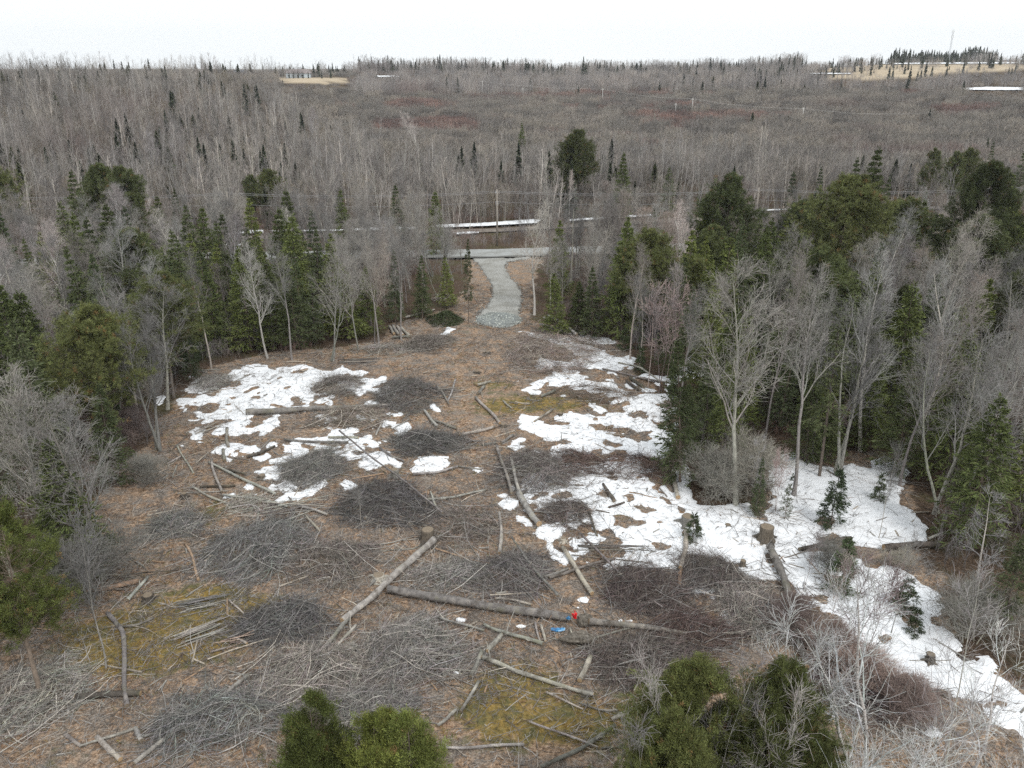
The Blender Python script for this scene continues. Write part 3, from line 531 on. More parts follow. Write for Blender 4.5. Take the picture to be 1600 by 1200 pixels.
def pine(h=13, R=3.0, z0=.3, limbs=60, col=(.085, .105, .035), tuft=28, tl=.24, tw=.028, cone=.7, n2=7, n3=5, top=.55, gap=.0, rise=.12, stems=1, barkc=(.17, .14, .12)):
    tr = MB(); fo = MB(); n = 9
    P = grow(rng.normal(size=(stems, 3)) * (.3 if stems > 1 else 0) * np.array([1, 1, 0]), np.tile([0, 0, 1.], (stems, 1)) + rng.normal(size=(stems, 3)) * (.12 if stems > 1 else .02), h * rng.uniform(.85, 1, stems) if stems > 1 else np.array([h]), n, .03, .08)
    Rr = (.014 * h * (1 - np.linspace(0, 1, n) * .92))[None] * np.ones((stems, 1)); P[:, 0, 2] -= .2
    tr.tubes(P, Rr, 7, barkc)
    def ll(t, L): s = (t - z0) / (1 - z0); return R * (cone * (1 - s) ** .75 * 1.25 + (1 - cone)) * np.sqrt(np.clip(1 - np.abs((s - (1 - top)) / (top if True else 1)) ** 2.2 * np.where(s > 1 - top, 1, .35), .02, 1)) * .95
    A, RA = kids(P, Rr, limbs // stems, z0, .99, 68, ll, 6, .09, rise, .4)
    A2, RA2 = kids(A, RA, n2, .25, 1, 40, lambda t, L: L * .38 + .15, 4, .12, .10, .5)
    A3, RA3 = kids(A2, RA2, n3, .2, 1, 40, lambda t, L: L * .4 + .12, 3, .1, .12, .6)
    tr.tubes(A, RA, 4, barkc); tr.tubes(A2, RA2, 3, barkc)
    E = np.concatenate([A3[:, -1], A3[:, 1], A2[:, -1], A[:, -1]]); Dr = np.concatenate([A3[:, -1] - A3[:, 0], A3[:, 1] - A3[:, 0], A2[:, -1] - A2[:, -2], A[:, -1] - A[:, -2]])
    if gap: k = fbm(E[:, 0] * .9 + 7, E[:, 2] * .9 + E[:, 1] * .5, 2, 4) > gap; E = E[k]; Dr = Dr[k]
    Dr = unit(Dr); N = len(E); tint = vary(col, N, .28) * (.8 + .45 * rng.uniform(0, 1, (N, 1)) ** 2)
    tint[rng.uniform(size=N) < .03] = (.17, .11, .05)
    D = unit(np.repeat(Dr, tuft, 0) + rng.normal(size=(N * tuft, 3)) * .65 + np.array([0, 0, .25]))
    fo.rhombs(np.repeat(E, tuft, 0) + rng.normal(size=(N * tuft, 3)) * .07, D, tl * rng.uniform(.6, 1.25, N * tuft), tw * rng.uniform(.7, 1.3, N * tuft), np.repeat(tint, tuft, 0) * rng.uniform(.75, 1.3, (N * tuft, 1)))
    return tr.mesh('trunk', M['bark'], True), fo.mesh('foliage', M['leaf'])

KIND = {}
KIND['bare'] = [bare_tree(13, .13, 1, 24, 40, .10, 2), bare_tree(14, .15, 1, 20, 34, .14, 2, t0=.42), bare_tree(12, .12, 2, 26, 36, .12, 2), bare_tree(13, .15, 3, 27, 36, .12, 2),
                bare_tree(13, .12, 1, 26, 46, .12, 2, col=(.20, .185, .175), tcol=(.22, .205, .195)), bare_tree(12, .10, 1, 20, 30, .15, 2, tcol=(.27, .24, .22), t0=.35),
                bare_tree(14, .16, 1, 24, 44, .12, 2, col=(.42, .405, .38), tcol=(.36, .345, .325), crook=.08), bare_tree(12, .1, 1, 22, 40, .12, 2, tcol=(.27, .225, .205), t0=.3)]
KIND['birch'] = [bare_tree(13, .10, 1, 20, 34, .12, 3, col=(1, 1, 1), tcol=(.40, .35, .34), barkmat='birch', t0=.4), bare_tree(12, .09, 2, 20, 30, .14, 3, col=(1, 1, 1), tcol=(.42, .38, .37), barkmat='birch', t0=.35, crook=.08)]
KIND['sapling'] = [bare_tree(6, .035, 1, 12, 36, .12, 0, .006, t0=.3), bare_tree(5, .03, 3, 15, 34, .12, 0, .006, col=(.30, .24, .22), tcol=(.34, .26, .25)), bare_tree(7, .04, 1, 12, 30, .14, 0, .006, col=(.38, .33, .31), tcol=(.36, .31, .3), t0=.35)]
KIND['shrub'] = [bare_tree(2.6, .03, 9, 36, 40, .06, 2, .005, col=(.23, .215, .19), tcol=(.27, .255, .225), t0=.15, crown=.5, crook=.12), bare_tree(2.4, .025, 9, 36, 44, .04, 2, .005, col=(.24, .19, .17), tcol=(.26, .20, .18), t0=.12, crown=.5, crook=.12)]
KIND['snag'] = [bare_tree(9, .11, 1, 16, 70, .02, 0, .01, col=(.33, .31, .30), tcol=(.36, .34, .33), t0=.2, crown=.2)]
KIND['spruce'] = [spruce(12, 2.7, per=7, col=(.065, .08, .035)), spruce(13, 2.1, whorls=30, per=7, col=(.055, .07, .035), sparse=.85), spruce(11, 2.9, per=8, col=(.075, .092, .033)), spruce(12, 2.5, z0=.3, whorls=24, per=6, sparse=.7, col=(.075, .088, .042)), spruce(10, 2.3, per=7, col=(.095, .112, .035), droop=-.02, sparse=.85)]
KIND['pine'] = [pine(13, 4.0, limbs=75, col=(.115, .13, .052), gap=.3), pine(12, 3.4, z0=.18, limbs=70, col=(.11, .128, .055), gap=.3), pine(13, 2.8, z0=.35, limbs=50, col=(.105, .12, .055), gap=.42), pine(12, 3.8, z0=.12, limbs=75, col=(.105, .125, .055), top=.7, gap=.3)]
KIND['smallfir'] = [spruce(3.2, .85, z0=.04, whorls=12, per=7, col=(.05, .068, .034), leafw=.05, step=15, sparse=.9, leafl=.9, dead=0.05), spruce(2.2, .7, z0=.02, whorls=9, per=7, col=(.048, .062, .03), leafw=.045, step=14, leafl=.9, dead=.02), spruce(3.5, .6, z0=.15, whorls=10, per=5, col=(.05, .06, .034), leafw=.045, step=11, sparse=.6)]
KIND['cedar'] = [pine(9, 2.6, z0=.02, limbs=120, col=(.14, .16, .042), tuft=40, tl=.11, tw=.02, n2=8, n3=4, top=.95, rise=.24, stems=3, gap=.2, cone=.6), pine(9, 2.3, z0=.02, limbs=100, col=(.13, .155, .045), tuft=40, tl=.11, tw=.02, n2=8, n3=4, top=.97, rise=.28, gap=.2, cone=.65), pine(10, 2.2, z0=.30, limbs=90, col=(.10, .12, .035), tuft=34, tl=.13, tw=.022, n2=8, n3=4, top=.6, rise=.14, gap=.42, cone=.5)]
KIND['greenpine'] = [pine(10, 3.0, z0=.12, limbs=110, gap=.2, cone=.6, col=(.11, .125, .045), tuft=26, tl=.17, tw=.02, n2=8, n3=6, top=.7)]
NAMES = {'bare': ('bare_tree', 'tree', 'crown'), 'birch': ('birch_tree', 'tree', 'crown'), 'sapling': ('sapling', 'sapling', 'crown'), 'shrub': ('shrub', 'shrub', 'crown'), 'snag': ('dead_tree', 'dead tree', 'branches'),
         'spruce': ('spruce_tree', 'spruce', 'foliage'), 'pine': ('pine_tree', 'pine', 'foliage'), 'smallfir': ('young_fir', 'fir', 'foliage'), 'cedar': ('cedar_tree', 'cedar', 'foliage'), 'greenpine': ('pine_tree', 'pine', 'foliage')}
HT = {'bare': [13, 14, 12, 13, 13, 12, 14, 12], 'birch': [13, 12], 'sapling': [6, 5, 7], 'shrub': [2.6, 2.4], 'snag': [9], 'spruce': [12, 13, 11, 12, 10], 'pine': [13, 12, 13, 12], 'smallfir': [3.2, 2.2, 3.5], 'cedar': [9, 9, 10], 'greenpine': [10]}
placed = []
def tree(kind, v, p, h, label, group=None, rz=None, wide=1.0, lean=(0, 0)):
    nm, cat, crown = NAMES[kind]; t = empty(nm, (p[0], p[1], float(ground_z(p[0], p[1]))), rng.uniform(0, 6.28) if rz is None else rz)
    s = h / HT[kind][v]; t.scale = (s * wide, s * wide, s); t.rotation_euler[0] = lean[0]; t.rotation_euler[1] = lean[1]
    a, b = KIND[kind][v]; put('trunk', a, t); put(crown, b, t); tag(t, label, cat, group); placed.append((p[0], p[1], kind)); return t

#@@TREES

#@@OBJECTS

#@@FAR
# ------------------------------------------------------------------ trees one can single out in the photograph
# kind, variant, foot x, foot y, top y, width factor, label
TREES = [
 ('spruce',0,305,556,448,1.1,'dark green fir at the left end of the fir row behind the left snow'),
 ('spruce',2,340,552,424,1.2,'second dark fir from the left behind the left snow patch'),
 ('spruce',4,392,548,402,1.3,'broad green fir right behind the left snow patch, beside a white birch'),
 ('spruce',2,428,546,410,1.2,'dense green fir behind the middle of the left snow patch'),
 ('spruce',0,465,544,418,1.2,'dark fir just left of the twin grey trunks above the left snow'),
 ('spruce',1,492,538,425,1.2,'narrow dark fir close behind the twin grey trunks'),
 ('spruce',4,545,530,405,1.3,'green fir at the right end of the row left of the driveway'),
 ('spruce',2,578,522,418,1.1,'dark fir between grey trunks left of the brush heaps'),
 ('spruce',2,540,408,297,.9,'bright green pointed spruce standing alone beyond the left fir row'),
 ('pine',1,402,345,276,.9,'left one of two dark rounded pines in the grey wood upper left'),
 ('pine',0,432,347,268,1.0,'right one of two dark rounded pines in the grey wood upper left'),
 ('spruce',0,140,405,268,1.2,'tall olive spruce at the left of the evergreen clump, upper left'),
 ('pine',3,172,410,262,.9,'tall green pine in the middle of the upper left evergreen clump'),
 ('pine',1,205,412,266,1.0,'broad green pine at the right of the upper left evergreen clump'),
 ('spruce',3,125,470,318,1.3,'wide dark spruce with drooping tiers below the upper left evergreen clump'),
 ('pine',0,10,400,252,1.1,'dark green pine cut by the left edge of the photo, upper part'),
 ('spruce',4,255,405,308,1.2,'yellowish green spruce right of the upper left evergreen clump'),
 ('spruce',0,285,400,296,.8,'slim green spruce between the left evergreen clump and the two dark pines'),
 ('spruce',2,120,905,690,1.3,'dark green fir behind the thick grey trunk at the left'),
 ('spruce',0,180,760,600,1.1,'green fir among bare crowns left of the clearing'),
 ('spruce',4,190,640,512,.8,'small bright fir beneath the pale bare crowns, left of the clearing'),
 ('spruce',3,45,820,640,1.2,'dark fir beside the small snow patch at the left edge'),
 ('spruce',1,30,500,330,1.2,'tall dark spruce at the left edge among bare crowns'),
 ('spruce',2,145,650,545,1.0,'small yellow green fir beneath bare crowns at the left'),
 ('spruce',4,230,560,455,1.0,'olive fir in the bare wood left of the fir row'),
 ('spruce',3,732,506,375,.62,'thin open spruce standing left of the gravel driveway mouth'),
 ('spruce',0,660,498,400,1.0,'green spruce in the thin wood left of the driveway'),
 ('spruce',1,618,505,392,1.1,'dark spruce among pale stems left of the driveway'),
 ('spruce',4,700,480,400,1.0,'low yellow green spruce close to the driveway bend on its left'),
 ('spruce',2,682,400,300,1.0,'spruce beyond the road above the left side of the driveway'),
 ('spruce',0,625,396,290,1.1,'dark spruce left of the snow bank beyond the road'),
 ('spruce',4,868,524,428,1.2,'low green fir at the clearing edge right of the driveway'),
 ('spruce',2,902,520,440,1.3,'bushy green fir just right of the driveway thicket'),
 ('spruce',0,925,528,418,1.1,'dark green fir behind the log stack right of the driveway'),
 ('spruce',4,872,470,345,1.0,'tall spruce beside the dark leafless tree right of the driveway'),
 ('pine',0,905,330,208,.9,'tall dark pine alone in the middle of the far grey wood'),
 ('pine',1,882,330,225,.7,'shorter dark pine leaning on the lone tall pine of the far wood'),
 ('spruce',2,970,345,240,.9,'dark spruce right of the lone tall pine in the far wood'),
 ('spruce',3,1040,372,263,1.2,'pale green spruce beyond the road, right of the middle'),
 ('spruce',1,1018,430,325,.9,'narrow green spruce by the road right of the middle'),
 ('spruce',0,955,412,305,.8,'slim yellow green spruce by the road, upper middle'),
 ('spruce',2,815,245,192,.8,'tiny dark spruce poking from the red brown far shrubs'),
 ('pine',3,1125,470,280,1.02,'big round topped pine, leftmost of the green stand upper right'),
 ('spruce',4,1092,560,400,.9,'leaning yellow green spruce under the big round topped pine'),
 ('spruce',1,1222,400,270,1.1,'dark pointed spruce behind the gap between the two big pines'),
 ('spruce',1,1270,370,262,.9,'dark spruce tip behind the second big pine'),
 ('pine',0,1285,500,285,1.15,'large bright green pine in the middle of the stand upper right'),
 ('pine',1,1330,480,305,1.0,'round pine pressed against the large bright pine on its right'),
 ('spruce',0,1320,400,250,1.0,'tall dark spruce rising behind the large bright pine'),
 ('spruce',2,1347,410,232,1.0,'tallest dark spruce of the green stand upper right'),
 ('spruce',1,1365,420,278,.9,'small dark spruce right of the tallest spruce'),
 ('pine',1,1400,480,318,1.1,'low yellow green pine between the two halves of the green stand'),
 ('spruce',0,1425,430,300,.8,'pointed green spruce above the low yellow green pine'),
 ('pine',3,1492,500,262,.85,'tall dense olive pine near the right edge, upper part'),
 ('spruce',4,1545,480,275,1.3,'bright green spruce right of the tall dense olive pine'),
 ('spruce',0,1590,500,268,1.3,'green spruce cut by the right edge, upper part'),
 ('pine',2,1445,330,234,.8,'flat topped dark pine on the left of the far right pine group'),
 ('pine',1,1475,332,240,.75,'middle dark pine of the far right pine group'),
 ('pine',0,1503,330,236,.7,'right dark pine of the far right pine group'),
 ('spruce',1,1535,310,222,.8,'dark far spruce right of the three far right pines'),
 ('spruce',1,1585,330,222,1.0,'dark far spruce at the right edge'),
 ('spruce',3,1280,745,490,.95,'tall olive spruce behind the top of the right snow field'),
 ('spruce',0,1258,720,560,1.1,'dark spruce left behind the right snow field'),
 ('spruce',2,1290,722,640,1.5,'low dark fir bush at the upper edge of the right snow field'),
 ('spruce',0,1100,690,560,1.25,'green fir on the right rim of the clearing above the bare bush'),
 ('spruce',2,1065,720,600,1.1,'dark fir at the clearing rim beside the leaning saplings'),
 ('spruce',4,1120,640,520,1.0,'green fir in front of the hidden snow right of the clearing'),
 ('spruce',1,1182,806,715,1.0,'short dark fir wrapped round the foot of a grey trunk by the snow'),
 ('spruce',0,1400,740,570,1.2,'dark fir right behind the right snow field'),
 ('spruce',2,1350,700,560,1.2,'dark green fir behind the two bare trunks on the right snow'),
 ('spruce',2,1510,850,620,1.2,'wide deep green fir at the right below the bare crowns'),
 ('spruce',4,1590,820,640,1.3,'bright green fir cut by the right edge, halfway down'),
 ('spruce',0,1470,730,600,1.2,'deep green fir behind the yellow grey many stemmed tree'),
 ('spruce',3,1560,1000,830,1.3,'dark brownish green fir at the right edge above the white birch'),
 ('spruce',1,1180,620,480,1.2,'dark spruce in the wood behind the big bare tree on the right'),
 ('spruce',2,1215,560,420,1.2,'dark spruce below the gap of the two big pines'),
 ('spruce',0,1440,600,430,1.2,'dark spruce in the bare wood below the green stand on the right'),
 ('smallfir',0,1297,822,735,1.0,'young green fir standing alone on the right snow field'),
 ('smallfir',2,1226,812,760,1.2,'thin sparse young fir left of the lone fir on the snow'),
 ('smallfir',1,1372,782,744,1.0,'small dark fir right of the lone fir on the snow'),
 ('smallfir',1,1238,752,742,1.0,'tiny fir tip poking from the snow above the lone fir'),
 ('smallfir',0,1312,925,845,1.2,'young fir with moss round its foot below the snow field'),
 ('smallfir',1,1412,952,908,1.6,'low bushy young fir on the lower right snow'),
 ('smallfir',1,1428,990,955,1.2,'very small mossy fir in the lower right snow tongue'),
 ('smallfir',1,1082,842,805,1.3,'small green fir beside the cut end of the upright pale log'),
 ('smallfir',0,1000,580,545,1.2,'small green fir under the leaning saplings at the right rim'),
 ('smallfir',1,975,545,515,1.3,'small dark fir at the upper right edge of the clearing'),
 ('cedar',2,66,1092,815,.98,'yellow green cedar with a bare dark trunk at the lower left'),
 ('cedar',2,-45,1080,830,1.2,'yellow green cedar cut by the left edge of the photo'),
 ('bare',0,1150,790,430,1.1,'big pale bare tree standing at the left edge of the right snow field'),
 ('bare',3,1305,742,425,.9,'bare grey tree with crossing trunks at the top of the right snow'),
 ('bare',1,1268,716,470,.8,'slim straight bare tree left of the crossing trunks'),
 ('bare',2,1465,800,470,1.1,'yellowish bare tree with several stems at the right end of the snow'),
 ('bare',6,1545,800,560,1.2,'grey bare tree with a bare lower trunk near the right edge'),
 ('bare',6,1360,560,330,1.0,'pale bare tree in front of the green stand, right'),
 ('bare',1,1440,640,340,.9,'tall pale bare tree reaching up between the green pines on the right'),
 ('bare',4,1230,560,360,.9,'bare tree in front of the gap between the two big pines'),
 ('bare',3,1545,690,400,1.1,'wide bare tree at the right edge, in front of green pines'),
 ('bare',0,1590,740,420,1.1,'bare grey tree cut by the right edge halfway up'),
 ('birch',0,370,518,342,1.0,'white birch with a leaning bright stem above the left fir row'),
 ('bare',2,517,566,372,.9,'twin grey trunks at the back right of the left snow patch'),
 ('bare',1,592,543,372,.9,'left pale trunk of the group beside the dark brush heap'),
 ('bare',5,586,540,388,.8,'leaning pale trunk behind the small log stack, left of the driveway'),
 ('bare',1,627,532,362,.85,'single pale trunk rising from the small log stack left of the driveway'),
 ('bare',6,835,492,322,1.0,'dark spreading leafless tree right of the gravel driveway'),
 ('bare',4,878,500,372,.8,'thin dark leafless tree behind the driveway tree'),
 ('bare',5,985,562,395,1.0,'pale slim bare tree at the upper right corner of the clearing'),
 ('bare',1,1000,572,430,.8,'second slim bare tree at the upper right corner of the clearing'),
 ('bare',4,157,900,600,1.25,'bare tree with the thickest grey trunk left of the clearing'),
 ('bare',6,168,868,630,.9,'yellowish crooked bare tree beside the thickest grey trunk'),
 ('bare',3,95,892,540,1.1,'bare tree of several grey stems left of the thickest trunk'),
 ('bare',0,20,900,600,1.0,'dark leaning bare tree at the left edge, mid height'),
 ('bare',0,262,640,440,1.3,'wide pale crowned bare tree above the left corner of the clearing'),
 ('bare',3,245,705,470,1.0,'slender bare stems standing at the left rim of the clearing'),
 ('bare',6,200,560,345,1.2,'wide pale bare crown in the left wood'),
 ('bare',0,95,620,420,1.2,'pale bare crown near the left edge halfway up'),
 ('bare',6,470,470,330,1.1,'white grey branching crown above the twin grey trunks'),
 ('birch',1,250,300,190,.8,'leaning white birch in the far wood on the left'),
 ('birch',0,490,245,170,.9,'white birch group in the far wood left of the middle'),
 ('birch',0,889,345,270,.7,'white birch stem beyond the road right of the utility pole'),
 ('birch',1,655,250,165,.9,'white birch with a bright stem rising over the far wood'),
 ('sapling',0,165,1044,815,1.0,'thin young leafless tree standing in ochre moss at the lower left'),
 ('sapling',1,1030,612,440,1.0,'bundle of thin pinkish leaning saplings at the right rim'),
 ('sapling',2,1012,606,452,.8,'thin leaning sapling left of the pinkish sapling bundle'),
 ('sapling',2,1052,604,430,.8,'thin white sapling right of the pinkish sapling bundle'),
 ('sapling',0,565,822,745,.8,'thin upright grey stem left of the middle brush heap'),
 ('sapling',1,1210,800,700,.6,'clump of dark thin stems beside the short dark fir'),
 ('sapling',0,1372,842,700,.7,'thin bare sapling on the right snow field, right of the lone fir'),
 ('sapling',2,1255,925,830,.8,'thin forked sapling above the thick fallen trunk on the right'),
 ('sapling',1,1330,1040,865,1.0,'bare forked sapling on the lower right snow'),
 ('sapling',0,1392,990,840,.8,'upright bare sapling behind the lower right snow'),
 ('sapling',2,1290,1010,880,.9,'thin bare sapling amid the maroon shrubs'),
 ('shrub',0,1115,778,715,1.1,'large grey leafless bush at the right rim of the clearing'),
 ('shrub',0,1165,770,700,1.2,'grey leafless bush beneath the big pale bare tree'),
 ('shrub',1,1300,1030,985,1.4,'maroon leafless bush between the lower snow tongues'),
 ('shrub',1,1350,1075,1025,1.3,'maroon bush on the lower edge of the snow'),
 ('shrub',1,1240,985,940,1.2,'brown leafless bush right of the thick fallen trunk'),
 ('shrub',0,1300,893,855,1.4,'grey bush in front of the lone fir'),
 ('shrub',1,1420,1120,1070,1.2,'reddish bush below the snow tongue, right'),
 ('shrub',0,1400,885,862,1.5,'low grey bush on the mossy fallen trunk'),
 ('shrub',0,1520,1000,930,1.2,'dull brown thicket bush at the right'),
 ('shrub',0,150,930,850,1.3,'pale leafless bush at the foot of the thickest trunk'),
 ('shrub',0,232,755,715,1.2,'grey leafless bush at the left rim of the clearing'),
 ('shrub',1,205,690,650,1.2,'rusty twiggy bush in the left wood margin'),
 ('bare',1,1240,775,440,0.90,'slim pale bare tree on the left part of the right snow'),
 ('bare',5,1405,760,455,0.90,'thin bare tree at the far right rim of the snow'),
 ('bare',0,1500,800,500,0.90,'bare tree between the yellowish many stemmed tree and the edge'),
 ('bare',6,1345,705,405,0.90,'pale bare tree right of the crossing grey trunks'),
 ('bare',5,1195,700,415,0.80,'slim bare tree behind the big pale bare tree'),
 ('bare',1,1062,650,450,0.80,'slim bare tree at the rim beside the leaning saplings'),
 ('bare',6,1425,705,410,0.90,'pale bare tree behind the right end of the snow'),
 ('bare',1,1575,705,430,0.90,'tall bare tree near the right edge above the deep green fir'),
 ('bare',0,1110,600,440,0.80,'bare tree among firs right of the leaning saplings'),
 ('bare',1,330,575,400,0.80,'slim bare tree before the left end of the fir row'),
 ('bare',6,418,560,385,0.90,'pale bare tree in front of the broad fir behind the left snow'),
 ('bare',1,456,562,372,0.80,'thin straight bare tree before the middle of the fir row'),
 ('bare',0,560,548,384,0.80,'pale bare tree right of the twin grey trunks'),
 ('bare',6,250,605,405,1.00,'pale wide bare tree above the left rim'),
 ('bare',1,215,645,430,0.90,'slim bare tree standing over the left rim bushes'),
 ('bare',0,130,565,380,1.00,'pale bare tree in front of the drooping spruce'),
 ('bare',6,60,560,400,1.00,'whitish bare tree close to the left edge'),
 ('bare',3,180,505,350,1.00,'many stemmed bare tree below the evergreen clump'),
 ('bare',6,300,480,345,1.00,'pale branching tree above the left end of the fir row'),
 ('bare',1,930,520,395,0.80,'slim bare tree behind the upper right log stack'),
 ('bare',0,1050,560,420,0.80,'bare tree behind the pinkish saplings'),
 ('snag',0,1522,920,770,1.0,'dark broken trunk with pale gnarled branches near the right edge'),
 ('snag',0,1180,800,680,.7,'straight dark dead trunk beside the short dark fir'),
]
for k, v, px, by, ty, wd, lab in TREES:
    p = ground_pt(px, by); h = height_at(p, ty); tree(k, v, p, max(h, .6), lab, None, None, wd)
# trees whose feet are below the lower edge of the photograph
def low_tree(kind, v, px, ty, y, label, wd=1.0, rz=None):
    """foot at world distance y, top at pixel (px, ty)"""
    b = (600 - ty) / FPX; D = ((px - 800) / FPX, CP + b * SP, -SP + b * CP); x = D[0] * y / D[1]; z = H + D[2] * y / D[1]
    g0 = float(ground_z(x, y)); tree(kind, v, (x, y), z - g0, label, None, rz, wd)
low_tree('cedar', 1, 492, 1085, 20.5, 'left cedar of the pair cut by the lower edge', .85)
low_tree('cedar', 0, 578, 1115, 19.5, 'right cedar of the pair cut by the lower edge', .85)
low_tree('cedar', 1, 640, 1145, 19, 'small cedar against the right cedar of the lower edge pair', .9)
low_tree('greenpine', 0, 1110, 1050, 22, 'broad dark green pine cut by the lower edge, right of the middle', 1.0)
low_tree('greenpine', 0, 1205, 1065, 21, 'second green pine at the lower edge behind birch branches', .8)
low_tree('greenpine', 0, 1285, 1150, 20.5, 'lower pine half hidden by white birch branches', .8)
low_tree('greenpine', 0, 1040, 1125, 19.5, 'small green pine left in front of the broad dark pine', .7)
KIND['lowbirch'] = [bare_tree(11, .13, 3, 22, 36, .10, 1, .0048, col=(1, 1, 1), tcol=(.54, .53, .51), barkmat='birch', t0=.35, crown=.26, crook=.09), bare_tree(12, .16, 2, 20, 36, .10, 1, .0048, col=(1, 1, 1), tcol=(.54, .53, .51), barkmat='birch', t0=.35, crown=.26, crook=.10),
                    bare_tree(10, .05, 2, 18, 36, .10, 1, .004, col=(.33, .31, .3), tcol=(.36, .33, .32), t0=.3, crown=.28, crook=.08)]
NAMES['lowbirch'] = ('birch_tree', 'birch', 'crown'); HT['lowbirch'] = [11, 12, 10]
low_tree('lowbirch', 0, 1330, 960, 20, 'white birch with fanned stems at the lower edge, right', 1.0, .4)
low_tree('lowbirch', 1, 1480, 830, 21.5, 'tall white birch with a forked trunk at the lower right corner', 1.0, 1.4)
low_tree('lowbirch', 2, 1560, 960, 21, 'slim grey birch by the right edge in the lower corner', 1.0)
low_tree('lowbirch', 0, 1580, 1020, 19.5, 'white birch cut by the lower right corner of the photo', 1.0, 2.2)
low_tree('lowbirch', 2, 1190, 985, 20.5, 'thin grey leafless tree in front of the lower green pines', .8)
low_tree('lowbirch', 2, 1065, 1040, 19.5, 'thin pale leafless tree before the broad dark pine', .8)

# ------------------------------------------------------------------ the woods round the clearing: every tree of the near wood is its own
def pct(px, py): return '%d%% across and %d%% down the photo' % (round(px / 16), round(py / 12))
DENS = {'bare': 300, 'spruce': 190}
taken = list(placed); cnt = {'bare': sum(k in ('bare',) for *_, k in taken), 'spruce': sum(k == 'spruce' for *_, k in taken)}
pts = np.array([(a, b) for a, b, _ in taken])
seen_lab = set()
LM = [(305,450,'the left end of the fir row'), (392,402,'the broad fir behind the left snow'), (480,415,'the twin grey trunks'), (540,297,'the lone bright spruce'), (418,268,'the two dark rounded pines'), (172,262,'the evergreen clump upper left'), (60,300,'the dark pine at the left edge'),
 (120,690,'the fir behind the thickest trunk'), (190,512,'the small bright fir'), (45,640,'the small snow patch at the left edge'), (262,440,'the pale crown over the left corner'), (370,342,'the leaning white birch'), (95,540,'the many grey stems at the left'), (140,420,'the drooping tiered spruce'),
 (245,560,'the slender stems at the left rim'), (590,372,'the pale trunks by the small log stack'), (660,400,'the spruces left of the driveway'), (732,375,'the thin open spruce'), (777,296,'the road utility pole'), (835,322,'the dark tree by the driveway'), (905,208,'the lone tall far pine'), (970,240,'the dark spruce by the lone far pine'),
 (900,430,'the bushy firs right of the driveway'), (985,395,'the slim trees at the upper right corner'), (1030,440,'the pinkish leaning saplings'), (1040,263,'the pale spruce beyond the road'), (1125,280,'the big round topped pine'), (1222,270,'the dark spruce between two pines'), (1285,285,'the large bright pine'), (1347,232,'the tallest dark spruce'),
 (1400,318,'the low yellow green pine'), (1492,262,'the tall olive pine'), (1560,275,'the bright spruces at the right edge'), (1475,234,'the three far right pines'), (1150,430,'the big pale bare tree'), (1100,560,'the fir on the right rim'), (1280,490,'the tall spruce behind the right snow'), (1305,425,'the crossing grey trunks'),
 (1400,570,'the dark fir behind the right snow'), (1465,470,'the yellowish many stemmed tree'), (1545,540,'the grey tree near the right edge'), (1510,640,'the deep green fir'), (1590,640,'the bright fir cut by the edge'), (1440,340,'the pale tree among green pines'), (1530,800,'the broken dark trunk'), (1185,560,'the spruces behind the big bare tree'),
 (1560,880,'the brownish fir at the right'), (30,900,'the left cedar'), (30,480,'the tall left edge spruce'), (200,345,'the wide pale crown in the left wood'), (320,360,'the snow strips beyond the left wood'), (470,330,'the white grey branching crown'), (760,350,'the long snow bank'), (620,290,'the dark spruce by the snow bank'), (1100,400,'the leaning yellow green spruce'), (1500,420,'the wood under the olive pine'), (30,180,'the far left hill wood'), (1230,640,'the top of the right snow'), (467,115,'the pale farmhouse'), (1481,90,'the radio mast'), (376,118,'the dark roofed house'), (313,118,'the white roofed house'), (911,100,'the middle of the far skyline'), (1420,110,'the wide far field'), (1253,170,'the nearest distant pole'), (941,140,'the third distant pole'), (754,130,'the farthest distant pole'), (1540,140,'the long snow strip at the far right'), (605,120,'the small far snow strip')]
ONES = 'zero one two three four five six seven eight nine ten eleven twelve thirteen fourteen fifteen sixteen seventeen eighteen nineteen'.split()
TENS = 'x x twenty thirty forty fifty sixty seventy eighty ninety'.split()
def word(n):
    n = max(0, min(99, int(n))); return ONES[n] if n < 20 else TENS[n // 10] + ('' if n % 10 == 0 else '-' + ONES[n % 10])
def relabel(what, x, y):
    """say which one by the thing it stands next to; by its place in the photo when that is not enough"""
    near = sorted(LM, key=lambda q: (q[0] - x) ** 2 + ((q[1] - y) * 1.4) ** 2)
    for q in near[:3]:
        dx, dy = x - q[0], y - q[1]
        if math.hypot(dx, dy) > 260: continue
        far_ = 'well ' if math.hypot(dx, dy) > 90 else 'just '
        rel = (far_ + ('right of' if dx > 0 else 'left of')) if abs(dx) > abs(dy) else (far_ + ('below' if dy > 0 else 'above'))
        lab = '%s %s %s' % (what, rel, q[2])
        if lab not in seen_lab: seen_lab.add(lab); return lab
    x_ = np.clip(x / 16, 0, 99)
    for k in range(6):
        lab = '%s %s percent across and %s percent down the photo' % (what, word(x_ + k * .6), word(max(0, y) / 12 + (k // 2)))
        if lab not in seen_lab: break
    seen_lab.add(lab); return lab
WOODWORDS = {0: 'grey bare tree', 1: 'slim straight bare tree', 2: 'forked bare tree', 3: 'many stemmed bare tree', 4: 'dark bare tree', 5: 'brownish bare tree', 6: 'pale grey bare tree', 7: 'reddish bare tree'}
SPW = {0: 'green spruce', 1: 'narrow dark spruce', 2: 'broad green spruce', 3: 'thin open spruce', 4: 'yellow green spruce'}
cand = []
for i in range(14000):
    y = 27 + (150 - 27) * math.sqrt(rng.uniform(0.02, 1)); x = rng.uniform(-1, 1) * (y * .80 + 8); cand.append((x, y))
cand = np.array(cand)
